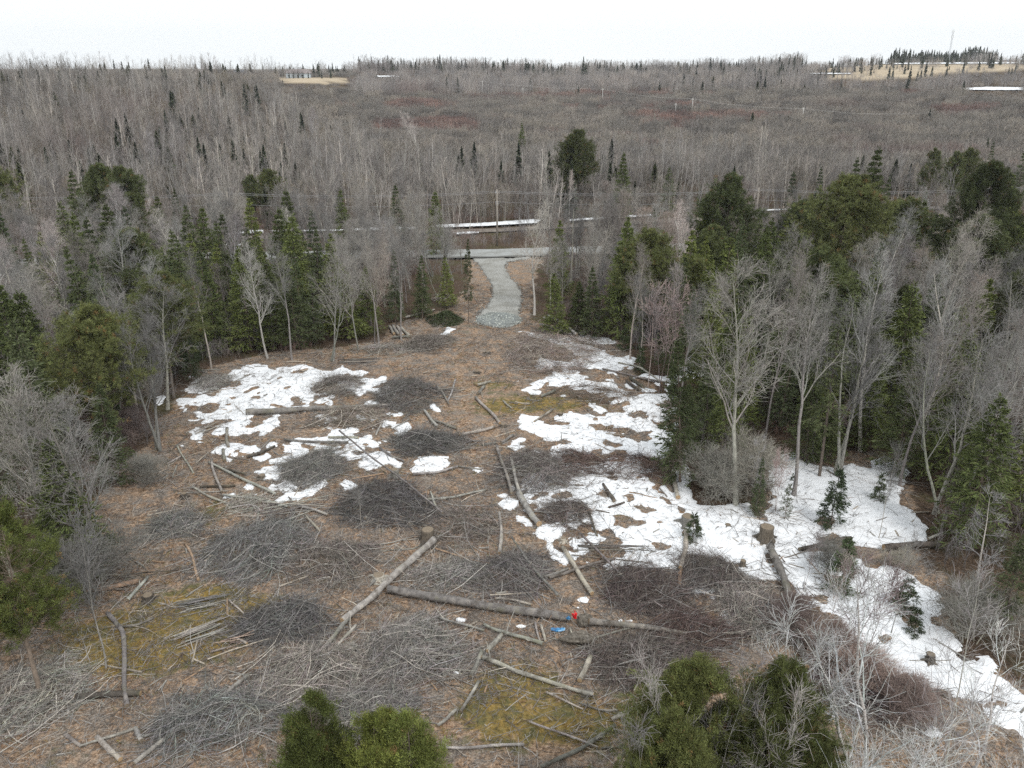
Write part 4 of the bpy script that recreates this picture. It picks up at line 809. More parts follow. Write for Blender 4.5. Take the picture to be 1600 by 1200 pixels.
zc = ground_z(cand[:, 0], cand[:, 1]); cpx, cpy, cd = project(cand[:, 0], cand[:, 1], zc)
RDY = (390, 415)
okc = ~inpoly(cpx, cpy, CLEAR)
for q in SNOW[-12:-9]: okc &= ~inpoly(cpx, cpy, q)
rpx = np.array(rp); tpx = np.array(tp)
okc &= ~((cand[:, 1] > np.interp(cand[:, 0], rpx[:, 0], rpx[:, 1]) - 4.2) & (cand[:, 1] < np.interp(cand[:, 0], rpx[:, 0], rpx[:, 1]) + 4.2))
okc &= ~((cand[:, 1] > np.interp(cand[:, 0], tpx[:, 0], tpx[:, 1]) - 4) & (cand[:, 1] < np.interp(cand[:, 0], tpx[:, 0], tpx[:, 1]) + 3.5))
OPEN = [[(690,340),(850,340),(850,405),(690,405)], [(560,350),(690,350),(690,372),(560,372)], [(0,960),(130,960),(200,1200),(0,1200)], [(1350,890),(1600,890),(1600,1200),(1350,1200)], [(700,440),(860,440),(860,520),(700,520)]]
for q in OPEN: okc &= ~inpoly(cpx, cpy, q)
order = np.where(okc)[0]; order = order[np.argsort(cand[order, 1] + rng.uniform(0, 12, len(order)))]
acc = pts.copy(); spaced = []
far_pts = []
for i in order:
    x, y = cand[i]; md = 2.3 + .004 * y
    if len(acc) and np.min((acc[:, 0] - x) ** 2 + (acc[:, 1] - y) ** 2) < md * md: continue
    acc = np.vstack([acc, (x, y)])
    gn = float(fbm(x / 16 + 3, y / 16, 3, 123)); left = cpx[i] < 800
    ever = gn > (.455 if cpx[i] < 620 else .40 if cpx[i] > 1040 else .47)
    hidden = y < 45 and not (cpx[i] < 60 or cpx[i] > 1450)
    if cpy[i] > 1190 or cpx[i] < -160 or cpx[i] > 1760: continue
    if ever and cnt['spruce'] < 292 and not (640 < cpx[i] < 1070 and 400 < cpy[i] < 500):
        if rng.uniform() < .10: k, v = 'pine', int(rng.integers(4))
        else: k, v = 'spruce', int(rng.choice([0, 1, 2, 3, 4]))
        h = rng.uniform(7.5, 12.5); cnt['spruce'] += 1
        w_ = SPW[v] if k == 'spruce' else 'rounded green pine'
    elif cnt['bare'] < 298:
        k = 'bare'; v = int(rng.choice([0, 1, 2, 3, 4, 5, 6, 7], p=[.17, .15, .14, .1, .14, .12, .08, .1])); h = rng.uniform(8, 13); cnt['bare'] += 1; w_ = WOODWORDS[v]
        if rng.uniform() < .05: k = 'birch'; v = int(rng.integers(2)); w_ = 'white stemmed birch'
    else:
        far_pts.append((x, y)); continue
    zt_ = float(ground_z(x, y)) + h; tx_, ty_, _ = project(x, y, zt_); size_ = '' if 8.5 < h < 11.5 else ('tall ' if h >= 11.5 else 'short ')
    lab = relabel(size_ + w_, float(tx_), float(ty_))
    grp = {'bare': 'bare trees of the wood round the clearing', 'birch': 'white stemmed birches of the wood', 'spruce': 'spruces of the wood round the clearing', 'pine': 'pines of the wood round the clearing'}[k]
    tree(k, v, (x, y), h, lab, grp, None, rng.uniform(.85, 1.2), (rng.normal() * .03, rng.normal() * .03))
# low saplings and bushes along the wood's edge
n_ = 0
for i in order[::-1][rng.permutation(len(order))]:
    x, y = cand[i]
    if y > 115 or cpy[i] > 1150 or n_ >= 150 or not (0 < cpx[i] < 1600): continue
    if np.min((acc[:, 0] - x) ** 2 + (acc[:, 1] - y) ** 2) < 1.3: continue
    acc = np.vstack([acc, (x, y)]); n_ += 1
    k = str(rng.choice(['sapling', 'sapling', 'shrub', 'smallfir'])); v = int(rng.integers(len(KIND[k])))
    w_ = {'sapling': 'thin bare sapling', 'shrub': 'low twiggy bush', 'smallfir': 'small young fir'}[k]
    lab = relabel(w_, float(cpx[i]), float(cpy[i]) - 10)
    tree(k, v, (x, y), {'sapling': rng.uniform(3, 7), 'shrub': rng.uniform(1.2, 2.6), 'smallfir': rng.uniform(1.5, 4)}[k], lab, {'sapling': 'saplings in the wood', 'shrub': 'bushes in the wood', 'smallfir': 'young firs in the wood'}[k])
print('TREES', cnt, len(placed), 'left over', len(far_pts))
# ------------------------------------------------------------------ felled logs, traced one by one
BARK = {'g': (.23, .218, .20), 'p': (.36, .335, .30), 'd': (.11, .095, .08), 'o': (.33, .235, .165), 'l': (.34, .325, .30)}
def gz(x, y): return float(ground_z(x, y))
def log(pts, w0, w1, label, c='g', up=0.0, name='log', cat='log', stubs=0, up1=None, ends=(1, 1)):
    G = [ground_pt(*q) for q in pts]; G = np.array(G)
    L = np.concatenate([[0], np.cumsum(np.linalg.norm(np.diff(G, axis=0), axis=1))]); n = max(5, min(26, int(L[-1] / .5) + 2)); s = np.linspace(0, L[-1], n)
    x = np.interp(s, L, G[:, 0]); y = np.interp(s, L, G[:, 1]); t = s / L[-1]
    d = np.interp(s, L, [project(q[0], q[1], q[2])[2] for q in G]); R = (w0 + (w1 - w0) * t) * d / FPX / 2 * (.90 if w0 > 5 else .95)
    bend = min(.12, L[-1] * .012); ph = rng.uniform(0, 6.28, 2)
    x += np.sin(t * 5 + ph[0]) * bend; y += np.sin(t * 6 + ph[1]) * bend
    gzv = ground_z(x, y); k = np.ones(5) / 5; gs = np.convolve(np.pad(gzv, 2, mode='edge'), k, 'valid'); gs = np.maximum(gs, gzv - .5 * R)
    z = gs + R * .82 + up + ((up1 if up1 is not None else up) - up) * t
    P = np.stack([x, y, z], 1); P -= P[0] * 0; o0 = np.array([x.mean(), y.mean(), gzv.mean()]); P = P - o0
    R = R * (1 + .06 * rng.normal(size=n)); kk = 10 if w0 > 7 else 7
    b = MB(); b.tubes(P[None], R[None], kk, vary(BARK[c], 1, .12), cap=True, rough=.11)
    o = b.build(name, M['log'], None, True, tuple(o0)); tag(o, label, cat)
    if cat == 'log':
        for e, (i, j) in enumerate(((0, 1), (-1, -2))):
            if not ends[e] or R[i] < .05: continue
            dv = unit(P[i] - P[j]); q = MB(); q.tubes(np.stack([P[i] + dv * .005, P[i] + dv * .02])[None], np.array([[R[i] * .93, R[i] * .90]]), kk, (1, 1, 1), cap=True)
            q.build('cut_end', M['cut'] if c in 'po' or w0 > 8 else M['cutold'], o)
    for _ in range(stubs):
        i = rng.integers(1, n - 1); dv = unit(rng.normal(size=3) * [1, 1, .5] + [0, 0, .8]); q = MB(); l_ = rng.uniform(.25, 1.0)
        q.tubes(np.stack([P[i], P[i] + dv * l_ * .5, P[i] + (dv + rng.normal(size=3) * .2) * l_])[None], np.array([[.035, .025, .012]]), 4, BARK[c]); q.build('branch_stub', M['bark'], o)
    return o
LOGS = [
 ([(385,649),(470,643),(540,640),(612,636)],12,5,'long thick grey log along the lower edge of the left snow patch','g',0.05,4),
 ([(676,851),(640,888),(590,934),(533,976)],13,11,'thick pale log running down left from the square dark stump','p',0.15,5),
 ([(545,972),(505,1020),(478,1064)],8,6,'pair log continuing below the thick pale log, dark','g',0.1,2), ([(555,982),(520,1022),(494,1050)],5,4,'thin grey log lying right beside the dark pair log','l',0.1,1),
 ([(604,929),(700,943),(800,958),(893,975)],14,15,'longest thick grey trunk across the middle, left of the red bag','g',0.12,6),
 ([(921,978),(1000,986),(1070,993),(1160,993)],13,3,'grey trunk tapering to the right of the red bag','g',0.12,8),
 ([(1072,832),(1070,860),(1064,890)],9,8,'upright looking pale log on the right edge of the felled area','p',0.05,0), ([(1064,892),(1060,918)],7,7,'short rusty log just below the upright looking pale log','o',0.0,0),
 ([(1203,862),(1222,915),(1235,960),(1245,1000),(1262,1048)],14,11,'thickest fallen trunk reaching out of the right snow','g',0.2,9),
 ([(810,775),(826,802),(841,824)],10,11,'thick grey log pointing down right at the centre snow spots','l',0.1,1), ([(778,704),(788,740),(799,778)],5,5,'left prong of the forked log above the centre snow spots','g',0.25,2), ([(797,722),(806,752),(815,782)],5,6,'right prong of the forked log above the centre snow spots','l',0.25,1),
 ([(113,933),(165,924),(216,912)],9,9,'orange brown log right of the left cedar','o',0.1,1), ([(150,915),(215,904),(279,898)],3,2,'thin dark pole lying above the orange brown log','d',0.3,0),
 ([(200,941),(214,924),(232,904)],7,5,'whitish short log slanting beside the orange brown log','l',0.05,1), ([(290,851),(302,880),(312,907)],4,5,'pale orange slender log pointing down near the round left brush heap','o',0.0,0),
 ([(170,965),(190,993),(194,1035),(197,1075),(202,1108)],8,8,'crooked dark log running down in the ochre moss, lower left','g',0.1,3), ([(120,1092),(170,1090),(222,1087)],11,10,'short thick dark log under brush at the lower left','d',0.05,0),
 ([(212,1200),(260,1160),(309,1124),(350,1090),(386,1062)],8,7,'long straight grey log slanting up from the lower edge, left','l',0.15,1), ([(125,1173),(170,1159),(216,1144)],4,5,'thin pale pole ending at the small upright log, lower left','l',0.2,0), ([(222,1154),(262,1143),(304,1131)],5,5,'grey pole crossing under the long straight log, lower left','l',0.05,0),
 ([(152,1157),(170,1173),(188,1192)],9,9,'lichen covered short log at the lower left edge','p',0.1,0), ([(101,1149),(128,1168)],7,6,'short mossy log left of the lichen covered one','g',0.0,0), ([(212,1143),(222,1162)],8,8,'very short squat log between two grey poles, lower left','l',0.1,0),
 ([(445,940),(447,980)],5,6,'pale upright looking log alone in the ochre moss','p',0.0,0), ([(355,937),(356,962)],4,4,'small reddish stick log above the stacked poles','o',0.0,0), ([(358,940),(381,962)],3,3,'small pale stick right of the reddish stick','p',0.1,0), ([(330,1022),(362,1013)],4,3,'pale broken piece left of the pole stack','p',0.1,0), ([(365,1000),(386,1010)],4,4,'light split piece on the pole stack','p',0.15,0), ([(386,997),(420,986)],4,3,'grey knotted piece at the right end of the pole stack','g',0.1,0),
 ([(190,982),(215,979),(240,968)],4,4,'thin bent log touching the crooked dark log','g',0.05,0),
 ([(756,980),(800,996),(847,1011)],5,7,'thin straight log below the longest trunk','l',0.12,2), ([(682,969),(720,981),(756,991)],3,4,'slim pole under brush left below the longest trunk','l',0.2,1),
 ([(783,997),(773,1010),(762,1022)],8,8,'upper short piece of the bent log pair below the middle','p',0.1,0), ([(753,1021),(744,1042),(736,1061)],8,7,'lower short piece of the bent log pair below the middle','g',0.05,0), ([(748,1067),(735,1090),(721,1114)],6,6,'upper piece of the broken slim log near the lower edge','l',0.05,0), ([(714,1112),(699,1124),(684,1137)],6,6,'lower piece of the broken slim log near the lower edge','l',0.05,0),
 ([(756,1031),(810,1056),(867,1071),(928,1089)],8,7,'birch like log with peeling pale bark below the middle','p',0.08,4), ([(922,1031),(906,1068)],10,9,'short stout pale log standing out right below the middle','p',0.05,0),
 ([(1007,1103),(980,1115),(955,1127)],7,8,'upper piece of the curved log at the lower edge, right','l',0.05,1), ([(959,1134),(940,1153),(911,1174),(878,1187),(842,1200)],7,8,'long lower piece of the curved log at the lower edge','g',0.05,1),
 ([(685,1170),(730,1171),(820,1166)],5,5,'thin grey log lying flat near the lower edge, middle','l',0.05,2), ([(827,1132),(880,1152),(935,1173)],4,3,'thin branchy pole near the lower edge, right of the middle','l',0.15,3), ([(854,1085),(885,1100),(911,1112)],4,3,'thin pale branch below the peeling log','p',0.1,2), ([(957,1143),(985,1150),(1003,1158)],4,4,'pale twisted branch beside the curved log','p',0.1,1), ([(940,1172),(980,1169)],4,3,'small grey pole right of the curved log','g',0.05,0), ([(905,1100),(940,1113),(965,1112)],3,4,'short crooked branch above the curved log','g',0.05,1),
 ([(781,802),(782,834),(782,866)],5,7,'slim upright looking pale log left of the small brush fan','p',0.0,0), ([(878,859),(900,893),(925,931)],8,8,'pale peeled log slanting down right of the middle','p',0.1,0), ([(844,905),(866,899),(888,892)],5,5,'lower stick of the crossing pair behind the peeled log','l',0.05,0), ([(857,906),(905,893),(959,876)],5,5,'upper stick of the crossing pair behind the peeled log','g',0.1,0),
 ([(907,842),(935,868),(990,925),(1032,957)],4,3,'long bent branch from the snow toward the tapering trunk','g',0.3,2), ([(798,850),(830,890),(871,942)],3,5,'long thin leaning pole above the red bag','g',0.35,2), ([(776,893),(787,879)],6,6,'stubby log left of the small brush fan','g',0.0,0), ([(540,895),(564,883)],4,5,'small orange split log left of the thick pale log','o',0.0,0), ([(567,854),(610,850),(645,841)],3,2,'thin pale branch pointing at the square dark stump','l',0.05,0), ([(585,862),(650,858),(660,850)],2,3,'thin crooked branch under the pale one by the stump','g',0.0,0),
 ([(1030,1008),(1050,1006),(1072,1006)],6,6,'dark pole left of the lower green pine','d',0.05,0), ([(1043,997),(1044,1018),(1045,1040)],8,8,'short grey log sinking behind the broad dark pine','g',0.0,0),
 ([(744,623),(762,642),(780,663)],5,5,'pale slender log in the open rusty ground above the middle','p',0.05,1), ([(719,683),(746,677),(773,669)],5,5,'pale straight log below the slender one','p',0.05,0), ([(783,695),(802,682)],5,5,'short dark ended log right of the straight pale log','g',0.05,0), ([(752,697),(775,693)],4,4,'small grey log left of the dark ended one','g',0.0,0), ([(662,643),(673,657),(684,670)],4,5,'short pole left of centre, upper half of a crossing','l',0.1,0), ([(672,658),(692,665),(714,672)],4,4,'grey pole running right from the crossing','g',0.1,0),
 ([(713,596),(706,613),(700,630)],3,3,'pale thin stick above the open rusty ground','l',0.15,0), ([(682,605),(692,618),(703,634)],3,3,'thin grey stick left of the pale thin stick','g',0.1,0), ([(845,622),(867,613)],5,5,'short dark log by the moss right of the middle','g',0.05,1), ([(835,661),(862,643)],3,4,'thin curved branch in the mossy ground right of the middle','p',0.1,2), ([(746,604),(767,598)],5,4,'short pale log on rusty ground below the brush flat','p',0.05,0), ([(747,617),(757,606)],5,5,'stubby log just below the short pale one','g',0.05,0), ([(786,628),(800,640)],3,3,'small pale branch right of the slender log','p',0.05,1),
 ([(532,684),(580,722),(614,748),(650,780),(690,815)],3,3,'very long thin pole lying across the brush left of the middle','g',0.5,1), ([(645,744),(680,741),(716,731)],5,4,'grey log at the lower edge of the small snow patch','l',0.05,1), ([(716,731),(752,736)],3,3,'thin continuation pole right of the small snow patch','g',0.05,0), ([(668,784),(715,779),(760,770)],4,4,'grey pole in the brush left of the forked log','l',0.1,1), ([(672,771),(684,800)],3,4,'small leaning stick below the grey pole','l',0.1,0), ([(593,703),(614,716),(633,724)],4,3,'curved branch under the middle brush heap','g',0.1,0),
 ([(1050,738),(1054,760),(1060,782)],6,8,'peeled pale pole against the right rim of the clearing','p',0.1,0), ([(942,758),(959,785)],5,6,'short dark log between snow patches on the right','d',0.05,0), ([(951,795),(975,787)],4,4,'dark stick bridging two snow patches on the right','d',0.05,0), ([(919,803),(934,840)],4,3,'dark thin branch across the snow right of the middle','d',0.1,0), ([(967,577),(1000,584),(1033,609)],3,3,'bowed pale branch under the leaning saplings','p',0.6,0), ([(632,498),(655,493),(679,486)],3,3,'thin pale pole left of the green boughs','p',0.1,0),
 ([(328,726),(360,741),(395,759),(432,777)],4,5,'long grey pole on the left below the lower left snow','l',0.1,0), ([(330,724),(338,748),(346,773)],4,4,'grey pole crossing the top of the long left pole','l',0.2,0), ([(299,763),(325,776),(356,790)],4,4,'lower left grey pole on the rusty slope','l',0.05,0), ([(313,763),(340,762),(367,761)],4,4,'dark level pole below the left crossing','d',0.05,1), ([(276,697),(288,716),(302,742)],3,3,'crooked pale stick at the left rim of the clearing','p',0.05,1), ([(262,726),(283,715)],3,3,'small pale stick with a snow tipped end, left rim','p',0.05,0), ([(270,748),(276,728)],2,3,'thin stick leaning below the snow tipped one','g',0.05,0),
 ([(354,672),(355,686),(357,701)],5,5,'upright looking grey block in the lower left snow','g',0.05,0), ([(349,705),(351,722)],6,6,'stubby grey block below the lower left snow','g',0.05,0), ([(387,716),(410,709),(430,699)],6,4,'dark pole on the right of the lower left snow','d',0.05,0), ([(443,690),(490,694),(543,694)],4,4,'level grey pole above the round dark brush heap','g',0.1,1), ([(514,686),(560,687)],4,4,'pale pole end right of the level grey pole','p',0.1,0), ([(350,778),(400,785),(452,796)],4,4,'upper grey pole of the left pole tangle','l',0.2,0), ([(467,793),(490,800),(513,807)],5,4,'pale thick pole right of the pole tangle','l',0.1,0),
 ([(605,778),(588,796),(571,815)],3,4,'pale pole leaning below the middle brush','p',0.2,0), ([(612,794),(604,806),(598,812)],4,4,'second pale pole beside the leaning one','p',0.1,0), ([(477,807),(488,820),(499,832)],3,4,'thin pale pole right of the broad grey brush heap','p',0.1,0), ([(350,735),(385,744)],4,4,'dark short pole under a snow spot on the left','d',0.1,0), ([(563,675),(590,658)],3,3,'slim rusty pole in the middle brush','o',0.1,0), ([(587,683),(598,660)],3,3,'slim grey pole beside the rusty one','l',0.1,0),
 ([(850,505),(875,512),(902,531)],5,5,'longest log of the stack at the upper right clearing edge','l',0.5,0), ([(843,512),(868,518),(895,528)],4,4,'lower log of the stack at the upper right clearing edge','g',0.25,0), ([(846,518),(862,520)],4,4,'short log end in front of the upper right stack','p',0.1,0), ([(855,503),(880,516)],4,4,'top log of the stack at the upper right clearing edge','g',0.7,0),
 ([(608,513),(616,524)],5,5,'left short log of the small stack under pale trunks','p',0.1,0), ([(614,512),(623,526)],5,5,'second short log of the small stack under pale trunks','l',0.1,0), ([(620,513),(630,527)],5,5,'third short log of the small stack under pale trunks','p',0.1,0), ([(626,514),(640,528)],5,5,'right short log of the small stack under pale trunks','l',0.1,0), ([(612,530),(640,528)],4,4,'level log closing the small stack under pale trunks','g',0.1,0),
 ([(1380,862),(1425,857),(1470,858)],11,10,'dark mossy fallen trunk across the snow on the right','d',0.15,3), ([(1247,863),(1290,852),(1330,846)],7,8,'dark rotten trunk left of the mossy fallen trunk','d',0.1,2), ([(1510,800),(1556,795),(1590,787)],6,4,'pale gnarled branch sticking out by the broken dark trunk','l',1.2,3), ([(1448,855),(1480,842),(1515,848)],5,4,'bent grey branch over the mossy fallen trunk','l',.5,1), ([(940,578),(985,590),(1045,600)],3,3,'grey pole beside the dark log heap, upper right','g',.1,0), ([(985,594),(1005,608)],6,6,'dark heap log under the leaning saplings','d',.1,0), ([(978,598),(1000,612)],5,5,'second dark heap log under the leaning saplings','d',.1,0),
 ([(860,1000),(1000,1040)],2,2,'thin twig like pole under the tapering trunk','g',.1,2), ([(905,1005),(985,985)],4,3,'pale split pole below the tapering trunk','p',.1,0), ([(890,985),(900,1010)],3,3,'white split stick near the blue plastic','p',.1,0), ([(846,980),(852,1004)],5,4,'pale split board left of the blue plastic','p',.05,0), ([(836,975),(843,1003)],4,3,'second pale split board left of the blue plastic','p',.05,0),
 ([(775,938),(800,941),(830,948)],4,4,'short pale log lying behind the longest trunk','p',.1,0), ([(775,932),(792,929)],5,4,'pale stub behind the longest trunk','p',.1,0),
]
for L_ in LOGS:
    pts, w0, w1, lab, c, up, st = L_; log(pts, w0, w1, lab, c, up, stubs=st)

# ------------------------------------------------------------------ brush heaps
def heap(cx, cy, hw, hh, n, label, ang=None, col=(.235, .215, .20), hgt=None, lmax=2.6, spread=.5, tw=(.005, .020), name='brush_pile', cat='brush pile', flat=.27, poles=True):
    c = ground_pt(cx, cy); d = project(*c)[2]; rx = hw * d / FPX; ry = min(rx * 1.3, max(.5, abs(ground_pt(cx, cy - hh)[1] - ground_pt(cx, cy + hh)[1]) * .5)); hg = hgt if hgt else min(1.2, rx * flat)
    n = int(n * .62); k = 5; sd = int(cx)
    def prof(x, y):
        a = np.arctan2(y / ry, x / rx); q = np.hypot(x / rx, y / ry) / (.62 + .62 * vnoise(a * 1.4 + 9, a * 0 + cy, sd)); return hg * np.clip(1 - q ** 1.5, 0, 1) * (.55 + .9 * vnoise(x * 1.1 + cx, y * 1.1, sd))
    def lay(n, L, wob, out, rmin, rmax, cols):
        a = rng.uniform(0, 6.28, n); rr = np.sqrt(rng.uniform(0, 1, n)) * (.55 + .65 * vnoise(a * 1.4 + 9, a * 0 + cy, sd)) * out; x0 = np.cos(a) * rr * rx; y0 = np.sin(a) * rr * ry
        th = (rng.uniform(0, 6.28, n) if ang is None else math.radians(ang) + rng.normal(size=n) * (spread + .25) + (rng.uniform(size=n) < .5) * math.pi)
        u = rng.uniform(0, 1, n) ** .5; P = np.zeros((n, k, 3)); cur = rng.normal(size=n) * wob; lift = np.abs(rng.normal(size=n)) * .30
        x = x0 - np.cos(th) * L * .5; y = y0 - np.sin(th) * L * .5; th = th.copy()
        for i in range(k):
            P[:, i] = np.stack([x, y, prof(x, y) * u + .03 + lift * (i / (k - 1)) ** 2 * L * .45 + ground_z(x + c[0], y + c[1]) - c[2]], 1)
            x = x + np.cos(th) * L / (k - 1); y = y + np.sin(th) * L / (k - 1); th = th + cur / k + rng.normal(size=n) * .16
        R = rng.uniform(rmin, rmax, n)[:, None] * np.linspace(1, .4, k)[None]; return P, R, cols
    b = MB(); L = rng.uniform(.25, 1, n) ** 1.6 * lmax
    cc = np.array(col)[None] * np.where(rng.uniform(size=(n, 1)) < .5, rng.uniform(.35, .8, (n, 1)), rng.uniform(.9, 1.9, (n, 1))) * (1 + rng.uniform(-.08, .08, (n, 3))) * .98
    P, R, _ = lay(n, L, 1.3, 1.15, tw[0], tw[1], None); b.tubes(P, R, 3, cc)
    A, RA = kids(P, R, 3, .2, 1, 40, lambda t, LL: LL * .35 + .1, 3, .25, .03, .7); b.tubes(A, np.maximum(RA, tw[0] * .8), 3, np.repeat(cc, 3, 0))
    if poles:
        m_ = max(8, n // 20); P, R, _ = lay(m_, rng.uniform(1.2, 3.6, m_), .35, 1.25, .016, .038, None); b.tubes(P, R, 5, np.array((.30, .28, .26)) * rng.uniform(.6, 1.5, (m_, 1)))
    return tag(b.build(name, M['twig'], None, False, tuple(c)), label, cat)
GB = (.235, .215, .20)
HEAPS = [(665,538,37,16,1500,'dark domed brush heap at the upper left of the open ground',0,(.15,.135,.125)), (527,604,38,16,1100,'brownish brush heap beside the right part of the left snow',20,(.20,.18,.165)), (636,616,52,24,2000,'wide grey brush heap above the middle left, right of the snow',15,(.23,.21,.19)),
 (665,692,62,22,1900,'dark low brush heap left of the open rusty ground',-10,(.17,.16,.15)), (488,736,50,34,2200,'round dark brush heap below the left snow',30,(.20,.19,.18)), (275,822,38,20,1000,'small round brush heap on the left of the clearing',10,(.19,.185,.18)),
 (402,858,72,44,2400,'broad grey brush heap left of the middle with tangled poles',60,(.22,.21,.20)), (862,553,72,34,2600,'flat brown brush spread right of the driveway end',-15,(.23,.195,.18)), (838,735,66,34,1900,'brown grey brush in the centre beside the snow',10,(.20,.175,.16)), (600,792,70,34,2000,'dark brush tangle left of the centre poles',-20,(.19,.175,.165)),
 (440,975,70,40,1600,'grey brush heap in the lower left middle',30,(.22,.205,.195)), (500,1050,95,48,1900,'large grey fallen branches beneath the thick pale log',40,(.24,.22,.21)), (640,1020,90,52,2100,'big grey brush spread below the longest trunk',15,(.25,.235,.225)), (330,1130,120,50,1300,'pale fallen treetop sprawling at the lower left',20,(.27,.26,.245)),
 (800,895,62,36,1500,'fan of grey twigs above the longest trunk',-40,(.25,.225,.21)), (58,1085,75,60,1100,'pale broken branches beneath the left cedar',50,(.26,.25,.235)), (1010,925,72,34,1900,'reddish brown brush above the tapering trunk',30,(.20,.16,.145)), (1110,900,60,34,1500,'dark brush beside the rusty log and snow',20,(.20,.17,.155)),
 (1175,960,60,50,1900,'grey brush against the thickest fallen trunk',60,(.23,.21,.20)), (1000,1035,90,38,2200,'dark brown brush below the tapering trunk',10,(.18,.15,.135)), (560,1115,100,40,2200,'grey twigs behind the pair of cedars',20,(.24,.225,.215)), (395,790,46,16,350,'tangle of pale sticks on the broad grey brush heap',40,(.30,.285,.265)),
 (545,655,60,18,900,'thin brown brush below the long left log',0,(.21,.185,.165)), (1000,730,45,20,700,'rusty brush between the right snow patches',10,(.21,.15,.125)), (905,725,42,22,900,'dark rusty brush left of the right snow',10,(.18,.13,.11)), (885,800,50,24,800,'thin brown brush between the centre snow spots',-30,(.21,.175,.155)), (330,600,30,22,700,'pale stick tangle at the left end of the left snow',60,(.30,.28,.26)),
 (1085,985,60,30,1100,'rusty twigs beside the right end of the tapering trunk',10,(.21,.15,.13)), (720,830,60,30,700,'sparse brown brush around the centre',-30,(.22,.19,.17)), (930,620,60,14,500,'low rusty brush on the moss beside the upper right snow',5,(.22,.17,.13)), (600,548,50,8,400,'row of thin poles left of the dark domed heap',8,(.27,.25,.235)),
 (520,880,70,34,1200,'brown brush between the broad heap and the thick pale log',-30,(.20,.175,.16)), (700,900,50,24,800,'light twigs left of the twig fan',0,(.28,.26,.245)), (1370,1085,90,40,1400,'maroon twig mass at the lower right',30,(.21,.165,.155))]
for a in HEAPS: heap(a[0], a[1], a[2], a[3], a[4], a[5], a[6], a[7])
o = heap(695, 500, 26, 10, 1300, 'heap of cut green boughs left of the driveway end', 30, (.06, .075, .035), 1.0, 1.0, 1.0, (.012, .03), 'bough_pile', 'bough pile', .33, False)
# stacks of thin poles
def bundle(cx, cy, ang, Lm, n, label, c=(.26, .25, .235), r=(.02, .045), wd=.5, fan=.07):
    g0 = ground_pt(cx, cy); P = []; R = []
    for i in range(n):
        a = math.radians(ang) + rng.normal() * fan; L = Lm * rng.uniform(.7, 1.1); o = rng.normal(size=2) * [.25, wd]; d = np.array([math.cos(a), math.sin(a)]); nn = np.array([-d[1], d[0]])
        p = d[None] * np.linspace(-L / 2, L / 2, 4)[:, None] + d * o[0] + nn * o[1]; zz = .06 + .35 * rng.uniform() * math.exp(-(o[1] / wd) ** 2); P.append(np.column_stack([p, np.full(4, zz) + np.linspace(-.05, .05, 4) * rng.normal()])); R.append(rng.uniform(*r) * np.linspace(1, .7, 4))
    t = empty('pole_stack', tuple(g0)); tag(t, label, 'pole stack'); P = np.array(P); R = np.array(R)
    for i in range(n): b = MB(); b.tubes(P[i:i + 1], R[i:i + 1], 5, vary(c, 1, .3), cap=True); b.build('pole', M['bark'], t, True)
bundle(315, 945, 24, 2.4, 16, 'stack of thin grey poles on ochre moss, the upper of two', wd=.32)
bundle(312, 992, 38, 2.4, 20, 'stack of thin split poles on ochre moss, the lower of two', (.33, .31, .285), wd=.4)
bundle(376, 1005, 20, 1.4, 9, 'small pile of reddish sticks beside the lower pole stack', (.33, .25, .21), wd=.3, fan=.25)
bundle(560, 566, 12, 4.0, 14, 'long dark poles lying left of the domed brush heap', (.22, .205, .19), wd=.5)
bundle(690, 466, 30, 2.6, 26, 'loose pile of pale sticks in the wood left of the driveway', (.42, .39, .36), wd=1.2, fan=.7)
bundle(728, 458, 70, 1.6, 9, 'small pile of pale split wood by the driveway bend', (.5, .45, .4), wd=.5, fan=.6)
bundle(699, 613, 12, 2.2, 9, 'few grey sticks above the open rusty ground', (.27, .25, .235), wd=.3, fan=.3)
bundle(960, 862, -6, 4.2, 10, 'long dark poles at the lower edge of the right snow', (.17, .155, .14), wd=.5)
bundle(328, 671, 62, 2.4, 8, 'pale thin poles sticking into the lower left snow', (.40, .37, .33), wd=.45)
bundle(875, 519, -32, 3.0, 8, 'heap of grey log ends at the upper right clearing edge', (.25, .235, .22), (.05, .09), .6)
bundle(455, 792, 10, 4.5, 12, 'jumbled grey poles right of the left pole tangle', (.30, .285, .265), wd=.7, fan=.35)

# ------------------------------------------------------------------ stumps
def stump(px, py, w, hgt, label, c='d', roots=5):
    g0 = ground_pt(px, py); d = project(*g0)[2]; r = w * d / FPX / 2; n = 14; b = MB(); z = np.array([-.1, .0, .12, .4, .8, 1.0]) * hgt; f = [1.7, 1.5, 1.2, 1.02, .98, .96]
    P = np.stack([np.zeros(6) + rng.normal(size=6) * .01, np.zeros(6), z], 1)[None]; b.tubes(P, (r * np.array(f))[None], n, BARK[c], cap=True, rough=.10)
    o = b.build('stump', M['bark'], None, True, tuple(g0)); tag(o, label, 'stump'); q = MB(); q.tubes(np.array([[[0, 0, hgt + .004], [0, 0, hgt + .02]]]), np.array([[r * .9, r * .86]]), n, (1, 1, 1), cap=True); q.build('cut_top', M['cutold'], o)
    for k in range(roots):
        a = k * 1.26 + rng.uniform(0, .6); q = MB(); q.tubes(np.array([[[math.cos(a) * r * .8, math.sin(a) * r * .8, hgt * .25], [math.cos(a) * r * 1.7, math.sin(a) * r * 1.7, .06], [math.cos(a) * r * 2.5, math.sin(a) * r * 2.5, -.06]]]), np.array([[r * .4, r * .25, r * .08]]), 5, BARK[c]); q.build('root', M['bark'], o, True)
stump(669, 845, 20, .8, 'square dark stump at the upper end of the thick pale log'); stump(1196, 845, 22, 1.0, 'dark weathered stump in a melted hollow of the right snow'); stump(1074, 818, 20, .55, 'round cut stump above the upright looking pale log', 'g')
